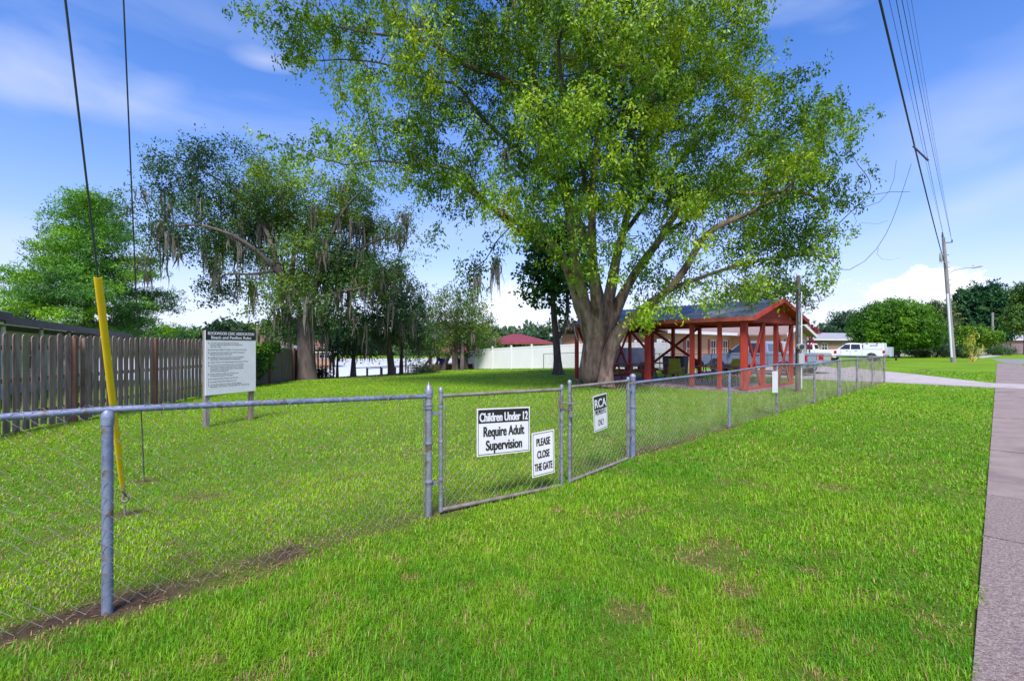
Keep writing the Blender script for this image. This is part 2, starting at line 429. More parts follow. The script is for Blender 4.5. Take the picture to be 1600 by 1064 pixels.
def hard_surface(x, y, m=0.):
    """inside paving where no grass grows"""
    u, v = uv(x, y)
    sw = (v < EDGE_V(u) + .03 - .10*vnoise(u*9, v*0, s=77)*vnoise(u*2, v*0, s=78) + m) & (v > -1.55 - m) & (u < 60)
    road = v < -3.6 + m
    dr = (u > 26.55-m) & (u < 46) & (v > -6) & (v < 14.2) & (v > np.interp(u, [26, 29.6, 38, 46], [-6, .45, 5.0, 11.0])-m)
    ap = (u > 26.3-m) & (u < 29.6+m) & (v < .6)
    pu, pv = (x-8.25)*PA[0]+(y-17.05)*PA[1], (x-8.25)*PB[0]+(y-17.05)*PB[1]
    pav = (pu > -.2) & (pu < 8.2) & (pv > -.2) & (pv < 4.8)
    cross = (u > 62) & (u < 84) & (v < 2.2)
    return sw | road | dr | ap | pav | cross
PA = (-.64, .768); PB = (.768, .64)                  # pavilion axes

# ground: one sheet, fine near the camera and coarse towards the horizon
def axis(stops):
    out = []
    for a, b, st in stops: out += list(np.arange(a, b, st))
    return np.array(out + [stops[-1][1]])
gx = axis([(-700, -100, 60), (-100, -30, 5), (-30, -6, .8), (-6, 9, .14), (9, 30, .7), (30, 110, 4), (110, 900, 60)])
gy = axis([(-300, -20, 40), (-20, 1, 1.5), (1, 11, .14), (11, 40, .6), (40, 130, 2.5), (130, 1400, 80)])
GX, GY = np.meshgrid(gx, gy); gv = np.stack([GX.ravel(), GY.ravel(), hgt(GX.ravel(), GY.ravel())], 1)
nx, ny = len(gx), len(gy)
ii, jj = np.meshgrid(np.arange(nx-1), np.arange(ny-1)); b0 = (jj*nx+ii).ravel()
gf = np.stack([b0, b0+1, b0+1+nx, b0+nx], 1)
m, t, b = nmat('lawn')
b.inputs['Roughness'].default_value = .95; b.inputs['Specular IOR Level'].default_value = .15
def tn(t, s, d=5, r=.6):
    co = t.nodes.new('ShaderNodeTexCoord'); n = t.nodes.new('ShaderNodeTexNoise'); n.inputs['Scale'].default_value = s; n.inputs['Detail'].default_value = d; n.inputs['Roughness'].default_value = r
    t.links.new(co.outputs['Object'], n.inputs[0]); return n.outputs['Fac']
def mr(t, x, a, b_, lo=0, hi=1):
    r = t.nodes.new('ShaderNodeMapRange'); t.links.new(x, r.inputs[0]); r.inputs[1].default_value = a; r.inputs[2].default_value = b_; r.inputs[3].default_value = lo; r.inputs[4].default_value = hi; return r.outputs[0]
def mx(t, f, a, b_):
    x = t.nodes.new('ShaderNodeMix'); x.data_type = 'RGBA'; t.links.new(f, x.inputs[0])
    for i, c in ((6, a), (7, b_)):
        if isinstance(c, tuple): x.inputs[i].default_value = (*c, 1)
        else: t.links.new(c, x.inputs[i])
    return x.outputs[2]
c = mx(t, mr(t, tn(t, .35, 6), .38, .62), (.15, .31, .008), (.24, .39, .010))
c = mx(t, mr(t, tn(t, 9, 6, .8), .40, .64), c, (.07, .15, .008))
c = mx(t, mr(t, tn(t, 1.7, 6, .75), .60, .72, 0, .6), c, (.20, .20, .035))
at = t.nodes.new('ShaderNodeAttribute'); at.attribute_name = 'dirt'
dcol = mx(t, mr(t, tn(t, 14, 6, .8), .4, .62), (.135, .078, .060), (.045, .022, .020))
a2 = t.nodes.new('ShaderNodeAttribute'); a2.attribute_name = 'thatch'
c = mx(t, a2.outputs['Fac'], c, mx(t, mr(t, tn(t, 20, 6, .8), .4, .62), (.075, .125, .015), (.13, .16, .03)))
c = mx(t, at.outputs['Fac'], c, dcol)
t.links.new(c, b.inputs['Base Color'])
bp = t.nodes.new('ShaderNodeBump'); bp.inputs['Strength'].default_value = .8; bp.inputs['Distance'].default_value = .05
t.links.new(tn(t, 12, 8, .8), bp.inputs['Height']); t.links.new(bp.outputs[0], b.inputs['Normal'])
M['lawn'] = m
ground = np_mesh('ground', gv, [gf], m, smooth=True)
dm = dirtmask(gv[:, 0], gv[:, 1], .30)
# the bank below the lawn is bare
uu, vv = uv(gv[:, 0], gv[:, 1]); dm = np.maximum(dm, (gv[:, 2] < ZW+.12)*.9)
a = ground.data.attributes.new('dirt', 'FLOAT', 'POINT'); a.data.foreach_set('value', dm.astype(np.float32))
a = ground.data.attributes.new('thatch', 'FLOAT', 'POINT'); a.data.foreach_set('value', ((1-sst(7, 22, np.hypot(gv[:, 0], gv[:, 1])))*.6).astype(np.float32))
tag(ground, kind='structure')

# lake
m, t, b = nmat('lake water')
b.inputs['Base Color'].default_value = (.78, .79, .80, 1); b.inputs['Roughness'].default_value = .25; b.inputs['Specular IOR Level'].default_value = 1.0
n = t.nodes.new('ShaderNodeTexNoise'); n.inputs['Scale'].default_value = 1.5; n.inputs['Detail'].default_value = 4
co = t.nodes.new('ShaderNodeTexCoord'); t.links.new(co.outputs['Object'], n.inputs[0])
bp = t.nodes.new('ShaderNodeBump'); bp.inputs['Strength'].default_value = .05; bp.inputs['Distance'].default_value = .1
t.links.new(n.outputs['Fac'], bp.inputs['Height']); t.links.new(bp.outputs[0], b.inputs['Normal'])
tag(MB().poly([(-400, 8, ZW), (30, 20, ZW), (30, 112, ZW), (-400, 112, ZW)]).build('lake_water', m), kind='structure')

# paving
M['concrete'] = mat('sidewalk concrete', (.225, .172, .155), .85, 0, (.29, .232, .21), 2.2, bump=.5, bscale=60, c3=(.15, .115, .115), s3=.9, k3=(.55, .75))
M['concrete_rough'] = mat('rough sidewalk concrete', (.36, .29, .265), .95, 0, (.16, .115, .105), 45, bump=1.0, bscale=90, contrast=(.36, .66), c3=(.20, .14, .16), s3=2.6, k3=(.56, .72))
M['concrete_pale'] = mat('driveway concrete', (.46, .42, .40), .85, 0, (.36, .32, .31), .8, bump=.3, bscale=40, c3=(.28, .24, .24), s3=2.5, k3=(.58, .72))
M['asphalt'] = mat('asphalt', (.25, .24, .25), .9, 0, (.19, .185, .19), 3, bump=.5, bscale=60)
def slab_uv(mb, pts, z0, z1):
    q = [xy(u, v) for u, v in pts]
    mb.prism([(x, y, z0) for x, y in q], (0, 0, z1-z0))
sw, sr = MB(), MB()
u = -12.0; k = 0
while u < 62:
    L_ = 1.62
    if not (26.3 < u < 28.0):
        tgt = sr if u < 6.2 else sw
        z = .022 + .006*math.sin(k*2.3)
        slab_uv(tgt, [(u+.006, float(np.interp(u, [41, 58], [-1.45, -.8]))), (u+L_-.006, float(np.interp(u+L_, [41, 58], [-1.45, -.8]))), (u+L_-.006, EDGE_V(u+L_)), (u+.006, EDGE_V(u))], -.12, z)
    u += L_; k += 1
s1 = sw.build('sidewalk', M['concrete']); tag(s1, kind='structure')
s2 = sr.build('sidewalk', M['concrete_rough']); tag(s2, kind='structure')
dr = MB()
cuts = [26.55, 29.6, 33.6, 38, 42, 46]
far_v = lambda u: float(np.interp(u, [26, 29.6, 38, 46], [-6, .45, 5.0, 11.0]))
slab_uv(dr, [(26.45, -3.6), (29.55, -3.6), (29.55, .44), (27.2, 3.9), (26.55, .3)], -.15, .034)
for a_, b_ in ((3.91, 8.4), (8.42, 14.0)):
    for ua, ub in ((26.9, 31.0), (31.02, 36), (36.02, 41), (41.02, 46)):
        lo_a, lo_b = max(a_, far_v(ua)), max(a_, far_v(ub))
        if lo_a >= b_ and lo_b >= b_: continue
        lo_a, lo_b = min(lo_a, b_-.01), min(lo_b, b_-.01)
        slab_uv(dr, [(ua, lo_a), (ub, lo_b), (ub, b_), (ua, b_)], -.2, .03)
slab_uv(dr, [(27.25, 3.895), (29.58, .47), (36.0, 3.895)], -.15, .03)
tag(dr.build('driveway', M['concrete_pale']), kind='structure')
rd = MB(); slab_uv(rd, [(-150, -4.0), (60, -4.0), (63, -1.2), (66, .2), (86, 1.6), (86, -.9), (82, -2.4), (110, -6), (300, -9), (300, -18), (-150, -12)], -.15, .006)
tag(rd.build('road', M['asphalt']), kind='structure')
kb = MB(); slab_uv(kb, [(-150, -3.85), (26.4, -3.85), (26.4, -4.0), (-150, -4.0)], -.15, .10); slab_uv(kb, [(29.6, -3.85), (62, -3.85), (62, -4.0), (29.6, -4.0)], -.15, .10)
tag(kb.build('kerb', M['concrete_pale']), kind='structure')
fp = MB(); slab_uv(fp, [(86, 2.6), (175, -3.2), (175, -1.0), (88, 4.4)], -.15, .02)
tag(fp.build('footpath', M['concrete_pale']), kind='structure')

# ------------------------------------------------------------------ grass: real blades, dense near the camera
rng = np.random.default_rng(4)
def blades(r0, r1, dens, wid, hh, seed):
    rg = np.random.default_rng(seed)
    a0, a1 = R(-56), R(56)
    area = (a1-a0)/2*(r1*r1-r0*r0); n = int(area*dens)
    ang = rg.uniform(a0, a1, n); r = np.sqrt(rg.uniform(r0*r0, r1*r1, n))
    # blades stand in tufts
    x, y = r*np.sin(ang), r*np.cos(ang)
    n3 = fnoise(x*5, y*5, s=31, o=2); keep = rg.random(n) < .5 + 1.0*sst(.35, .62, n3)
    x, y, r = x[keep], y[keep], r[keep]
    k = ~hard_surface(x, y, .0); x, y, r = x[k], y[k], r[k]
    d = dirtmask(x, y); k = rg.random(len(x)) > d*.82; x, y, r, d = x[k], y[k], r[k], d[k]
    u, v = uv(x, y)
    k = (hgt(x, y) > -1.0) & (v < 31 + 30*(u > 24)); x, y, r, d, u, v = x[k], y[k], r[k], d[k], u[k], v[k]
    n = len(x)
    big = fnoise(x*.45, y*.45, s=41, o=2); mid = fnoise(x*1.9, y*1.9, s=43, o=2); fine = fnoise(x*6, y*6, s=47, o=2)
    outer = v < FENCE_V                                 # mown verge is lusher and taller
    H = hh*(.45+.9*rg.random(n))*(.6+.8*mid)*np.where(outer, 1.0, .72)*(1-.72*d)
    edge = (v > EDGE_V(u)) & (v < EDGE_V(u)+.12); H = np.where(edge, H*1.15, H)
    yaw = rg.uniform(0, 2*math.pi, n)
    lean = np.abs(rg.normal(.75, .42, n))
    w = wid*(.7+.7*rg.random(n))
    dx, dy = np.cos(yaw), np.sin(yaw); sx, sy = -dy, dx
    z = hgt(x, y) - .004
    flat = rg.random(n) < .2; lean = np.where(flat, lean+.9, lean)
    m1 = H*.55; t1 = H
    h1 = m1*np.cos(lean*.5); o1 = m1*np.sin(lean*.5)
    h2 = h1+(t1-m1)*np.cos(np.minimum(lean*1.35, 1.9)); o2 = o1+(t1-m1)*np.sin(np.minimum(lean*1.35, 1.9))
    V_ = np.empty((n, 5, 3))
    V_[:, 0] = np.stack([x-sx*w*.5, y-sy*w*.5, z], 1); V_[:, 1] = np.stack([x+sx*w*.5, y+sy*w*.5, z], 1)
    V_[:, 2] = np.stack([x+dx*o1+sx*w*.45, y+dy*o1+sy*w*.45, z+h1], 1); V_[:, 3] = np.stack([x+dx*o1-sx*w*.45, y+dy*o1-sy*w*.45, z+h1], 1)
    V_[:, 4] = np.stack([x+dx*o2, y+dy*o2, z+np.maximum(h2, .004)], 1)
    g = np.clip(.5 + 1.6*(big-.5) + 1.0*(mid-.5) + .9*(fine-.5) + rg.normal(0, .11, n), 0, 1)[:, None]
    g = .5+(g-.5)*np.interp(r, [5, 12], [1, .55])[:, None]
    ca, cb = np.array([.085, .29, .008]), np.array([.235, .445, .014])
    c_ = ca*(1-g) + cb*g
    inner = (~outer)[:, None]; c_ = np.where(inner, c_*np.array([1.34, 1.18, 1.2]), c_)
    dead = (rg.random(n) < .03 + 1.3*d + .10*(fine > .62) + np.where(outer, 0, .06))[:, None]
    c_ = np.where(dead, np.array([.42, .28, .14])*(.6+.7*rg.random((n, 1))), c_)
    c_ *= 1+(.5*rg.random((n, 1))-.25)*np.interp(r, [5, 12], [1, .5])[:, None]
    base = (np.arange(n)*5)[:, None]
    return V_.reshape(-1, 3), base + np.array([[0, 1, 2, 3]]), base + np.array([[3, 2, 4]]), c_
vs, q4, q3, cc = [], [], [], []; off = 0
for a_ in ((1.2, 3.8, 12500, .0036, .055, 1), (3.8, 7.0, 5200, .0056, .055, 2), (7, 14, 1050, .012, .058, 3), (14, 24, 260, .024, .058, 4), (24, 42, 60, .045, .06, 5)):
    v_, f4, f3, c_ = blades(*a_); vs.append(v_); q4.append(f4+off); q3.append(f3+off); cc.append(c_); off += len(v_)
cc = np.concatenate(cc)
g = np_mesh('grass', np.concatenate(vs), [np.concatenate(q4), np.concatenate(q3)], M['blade'], tint=np.concatenate([cc, cc]))
tag(g, 'bright green lawn grass growing on both sides of the wire fence', 'grass', kind='stuff')
del vs, q4, q3
# dry clippings and dead leaves lying on the worn soil
n = 5000; x = rng.uniform(-6, 8, n*6); y = rng.uniform(1.8, 10, n*6); d = dirtmask(x, y); k = (d > .45) & ~hard_surface(x, y)
x, y = x[k][:n], y[k][:n]; n = len(x); yaw = rng.uniform(0, 6.28, n); ln = rng.uniform(.008, .032, n); w = rng.uniform(.0015, .004, n)
z = hgt(x, y)+.006+rng.uniform(0, .012, n); dx, dy = np.cos(yaw)*ln, np.sin(yaw)*ln; sx, sy = -np.sin(yaw)*w, np.cos(yaw)*w
V_ = np.stack([np.stack([x-dx, y-dy, z], 1), np.stack([x+sx, y+sy, z+.003], 1), np.stack([x+dx, y+dy, z+rng.uniform(0, .012, n)], 1), np.stack([x-sx, y-sy, z], 1)], 1)
tc_ = np.array([.26, .17, .09])*(.35+1.1*rng.random((n, 1)))
tag(np_mesh('leaf_litter', V_.reshape(-1, 3), [(np.arange(n)*4)[:, None]+np.arange(4)[None]], M['blade'], tint=tc_), 'dry brown clippings lying on the bare soil under the fence', 'leaf litter', kind='stuff')
# ================================================================== TREES
def grow(pos, par, att, step, infl, kill, iters, rg, grav=0., wig=.25):
    """space colonisation: nodes reach for the attractors and fork on the way"""
    pos = [np.array(p, float) for p in pos]; par = list(par)
    A = att.copy(); n0 = np.array(pos)
    def near(A, Nn):
        best = np.full(len(A), 1e9); bi = np.zeros(len(A), int)
        for s in range(0, len(Nn), 400):
            d = ((A[:, None, :]-Nn[None, s:s+400, :])**2).sum(2); i = d.argmin(1); dd = d[np.arange(len(A)), i]
            k = dd < best; best[k] = dd[k]; bi[k] = i[k]+s
        return np.sqrt(best), bi
    dist, idx = near(A, n0)
    for it in range(iters):
        act = dist < infl
        if not act.any(): break
        P_ = np.array(pos); dirs = A[act]-P_[idx[act]]; dirs /= np.linalg.norm(dirs, axis=1)[:, None]+1e-9
        s = np.zeros((len(P_), 3)); np.add.at(s, idx[act], dirs)
        src = np.unique(idx[act]); v = s[src]; v /= np.linalg.norm(v, axis=1)[:, None]+1e-9
        v += rg.normal(0, wig, v.shape); v[:, 2] += grav; v /= np.linalg.norm(v, axis=1)[:, None]+1e-9
        new = P_[src]+v*step; st = len(pos)
        for i, p in zip(src, new): pos.append(p); par.append(int(i))
        d, b = near(A, new); k = d < dist; dist[k] = d[k]; idx[k] = b[k]+st
        al = dist > kill; A, dist, idx = A[al], dist[al], idx[al]
        if not len(A): break
    return np.array(pos), par
def lobes_pts(lobes, n, rg, thr=.42, ns=1.4, seed=0):
    """points filling a union of ellipsoids, thinned by noise into clumps and gaps"""
    w = np.array([l[6] if len(l) > 6 else 1. for l in lobes]) * np.array([abs(l[3]*l[4]*l[5]) for l in lobes])**.8; w /= w.sum()
    out = []
    for l, k in zip(lobes, rg.multinomial(n*4, w)):
        d = rg.normal(size=(k, 3)); d /= np.linalg.norm(d, axis=1)[:, None]; r = rg.random(k)**.42
        out.append(np.array(l[:3]) + d*r[:, None]*np.array(l[3:6]))
    p = np.concatenate(out); nz = fnoise(p[:, 0]/ns, p[:, 1]/ns, p[:, 2]/ns*1.5, s=seed, o=2)
    p = p[nz > thr]; rg.shuffle(p); return p[:n]
def skeleton(limbs):
    """limbs: list of (parent limb index or None, [(x,y,z,r),...]); the first point of a child joins the nearest node of its parent"""
    pos, par, rad, ids = [], [], [], []
    for pl, pts in limbs:
        pts = [np.array(p, float) for p in pts]; mine = []
        if pl is not None:
            cand = ids[pl]; j = min(cand, key=lambda i: np.linalg.norm(pos[i]-pts[0][:3])); last = j
        else: last = -1
        prev = None
        for q, p in enumerate(pts):
            if prev is not None:
                L_ = np.linalg.norm(p[:3]-prev[:3]); k = max(1, int(L_/.45))
            else: k = 1; prev = p if pl is None else np.array([*pos[last], p[3]])
            if q == 0 and pl is not None: k = max(1, int(np.linalg.norm(p[:3]-prev[:3])/.45))
            for e in range(1, k+1):
                tq = e/k; w = prev*(1-tq)+p*tq
                pos.append(w[:3]); par.append(last); rad.append(w[3]); last = len(pos)-1; mine.append(last)
            prev = p
        ids.append(mine)
    return pos, par, rad, ids
def branches_mesh(name, pos, par, rad, m, parent, rmin=.0, flare=None, knob=.06, rg=None, m2=None):
    n = len(pos); kids = [[] for _ in range(n)]
    for i, p in enumerate(par):
        if p >= 0: kids[p].append(i)
    mb = MB(); mt = MB(); mtw = MB(); started = [(i, None) for i, p in enumerate(par) if p < 0]
    while started:
        i, frm = started.pop()
        chain = ([frm] if frm is not None else [])+[i]; c = i
        while kids[c]:
            ks = sorted(kids[c], key=lambda k: -rad[k])
            for k in ks[1:]: started.append((k, c))
            c = ks[0]; chain.append(c)
        if rad[chain[-1]] < rmin and max(rad[q] for q in chain[1:]) < rmin: continue
        pts = np.array([pos[q] for q in chain]); rr = np.array([rad[q] for q in chain])
        if frm is not None: rr[0] = min(rr[0], rr[1]*1.15)
        if len(pts) > 3:   # smooth and subdivide thick ones
            pts[1:-1] = .5*pts[1:-1]+.25*(pts[:-2]+pts[2:])
        mxr = rr.max(); sides = 14 if mxr > .3 else 9 if mxr > .12 else 6 if mxr > .04 else 4 if mxr > .015 else 3
        if mxr > .12 and rg is not None:
            rr = rr*(1+rg.normal(0, knob*(.4 if mxr > .4 else 1), len(rr)))
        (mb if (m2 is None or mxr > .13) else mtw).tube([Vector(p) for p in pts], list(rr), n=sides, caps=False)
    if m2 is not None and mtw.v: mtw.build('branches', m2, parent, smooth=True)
    return mb.build(name, m, parent, smooth=True)
def leaves_mesh(name, C_, per, spread, ln, wd, cols, m, parent, rg, droop=.3, tseed=0, tscale=2.2, bright=1.0, hang=0., flat=.8):
    """leaf clusters round the points C_; each leaf is a folded diamond"""
    k_ = max(1, int(round(per/(8 if per < 70 else 15)))); pe = max(1, per//k_)          # every node carries a few tight sprays
    C_ = np.repeat(C_, k_, 0); C_ = C_+rg.normal(0, 1, C_.shape)*np.array([spread, spread, spread*flat])
    n = len(C_)*pe; c = np.repeat(C_, pe, 0)
    off = rg.normal(0, 1, (n, 3))*(spread*.36 if per < 70 else .085)*np.array([1, 1, min(1, flat*1.25)]); p = c+off; p[:, 2] -= hang*np.abs(rg.normal(0, 1, n))*spread
    d = rg.normal(size=(n, 3)); d[:, 2] -= droop*1.5; d /= np.linalg.norm(d, axis=1)[:, None]
    # leaves turn their faces up and outwards, as they do towards the light
    ow = c-C_.mean(0); ow /= np.linalg.norm(ow, axis=1)[:, None]+1e-9
    tn_ = np.array([0, 0, .85])+ow*.55+rg.normal(0, .55, (n, 3))
    s = np.cross(d, tn_); s /= np.linalg.norm(s, axis=1)[:, None]+1e-9
    L_ = (ln*(.6+.8*rg.random(n)))[:, None]; Wd = (wd*(.6+.8*rg.random(n)))[:, None]
    V_ = np.stack([p, p+d*L_*.45+s*Wd*.5, p+d*L_, p+d*L_*.45-s*Wd*.5], 1).reshape(-1, 3)
    f = (np.arange(n)*4)[:, None]+np.arange(4)[None]
    nz = fnoise(c[:, 0]/tscale, c[:, 1]/tscale, c[:, 2]/tscale, s=tseed+50, o=3)
    cl = np.repeat(rg.normal(0, .10, len(C_)), pe)
    g = np.clip(.5+2.6*(nz-.5)+cl+rg.normal(0, .06, n), 0, 1)[:, None]
    cols = [np.array(q) for q in cols]; t2 = g*(len(cols)-1); i0 = np.clip(t2.astype(int), 0, len(cols)-2)
    ca = np.array(cols)[i0[:, 0]]; cb = np.array(cols)[i0[:, 0]+1]; col_ = ca*(1-(t2-i0)) + cb*(t2-i0)
    col_ = col_*(.82+.36*rg.random((n, 1)))*bright
    return np_mesh(name, V_, [f], m, parent, tint=col_)
def moss_mesh(name, pts, m, parent, rg, length=(.5, 1.8), strands=10, wd=.03, cols=((.10, .10, .07), (.20, .19, .15))):
    vs, fs, cs = [], [], []; b = 0
    for p in pts:
        L0 = rg.uniform(*length)
        for k in range(strands):
            q = np.array(p)+rg.normal(0, .07, 3)*np.array([1.3, 1.3, 1]); L_ = L0*rg.uniform(.35, 1); w = wd*rg.uniform(.5, 1.5)
            a = rg.uniform(0, math.pi); sx, sy = math.cos(a)*w, math.sin(a)*w; sway = rg.normal(0, .05, (5, 2)).cumsum(0)
            cc_ = np.array(cols[0])*(1-(t_ := rg.random())) + np.array(cols[1])*t_
            prof = [.5, 1, .9, .6, .08]
            for i in range(5):
                z = q[2]-L_*i/4; vs += [(q[0]+sway[i, 0]-sx*prof[i], q[1]+sway[i, 1]-sy*prof[i], z), (q[0]+sway[i, 0]+sx*prof[i], q[1]+sway[i, 1]+sy*prof[i], z)]
            for i in range(4): fs.append((b+2*i, b+2*i+1, b+2*i+3, b+2*i+2)); cs.append(cc_)
            b += 10
    return tag(np_mesh(name, np.array(vs), [np.array(fs)], m, parent, tint=np.array(cs)), kind='stuff')
def tree(name, label, cat, base, limbs, lobes, natt, step=.45, infl=5, kill=.5, iters=60, seed=1, tip=.006, expo=2.3, rmin=.0,
         leaf=dict(), bark='bark_dark', thr=.42, ns=1.4, moss=0, mosskw=dict(), group=None, leafmax=.02, grav=0., bare=(), mosspts=(), leafkeep=None, wig=.25):
    rg = np.random.default_rng(seed)
    root = empty(name, base, label, cat, group)
    pos, par, rad0, ids = skeleton(limbs); nman = len(pos)
    skip = set(i for b_ in bare for i in ids[b_])
    att = lobes_pts(lobes, natt, rg, thr, ns, seed)
    pos2, par2 = grow(pos, par, att, step, infl, kill, iters, rg, grav, wig)
    n = len(pos2); acc = np.zeros(n); nk = np.zeros(n, int)
    for p in par2:
        if p >= 0: nk[p] += 1
    rad = np.zeros(n)
    for i in range(n-1, -1, -1):
        rad[i] = tip if acc[i] == 0 else acc[i]**(1/expo)
        if i < nman: rad[i] = max(rad[i]*.75, rad0[i])
        if par2[i] >= 0 and i >= nman or (i < nman and par2[i] >= 0): acc[par2[i]] += (rad[i] if i >= nman else min(rad[i], 9))**expo
    for i in range(nman): rad[i] = rad0[i]
    for i in range(nman, n):
        if par2[i] >= 0: rad[i] = min(rad[i], rad[par2[i]]*.95)
    branches_mesh('trunk', pos2, par2, rad, M[bark], root, rmin=rmin, rg=rg, m2=M['bark_shaded'] if bark == 'bark' else None)
    k = np.array([i for i in range(nman, n) if rad[i] < leafmax])
    if leafkeep is not None: k = k[leafkeep(pos2[k], rg)]
    lf = dict(per=14, spread=.28, ln=.13, wd=.06, cols=((.03, .08, .01), (.10, .19, .02)), droop=.3); lf.update(leaf)
    leaves_mesh('crown', pos2[k], lf['per'], lf['spread'], lf['ln'], lf['wd'], lf['cols'], M['leaf'], root, rg, lf['droop'], seed, lf.get('tscale', 2.2), hang=lf.get('hang', 0), flat=lf.get('flat', .8))
    if moss or len(mosspts):
        ki = rg.choice(len(pos2), moss*4) if moss else np.array([], int)
        zlo = np.percentile(pos2[:, 2], 55); sel = [pos2[i] for i in ki if pos2[i][2] < zlo + rg.exponential(2) and i >= len(ids[0])][:moss]
        sel += [np.array(q) for q in mosspts]
        moss_mesh('spanish_moss', sel, M['moss'], root, rg, **mosskw)
    return root
def pl(Y0, *q):
    """limb through points given as (px, py, depth, radius) of the survey"""
    return [(*P(a, b, d), r) for a, b, d, r in q]
def lobe(px, py, Y, rx, rz, ry, w=1.): return (*P(px, py, Y), rx, ry, rz, w)

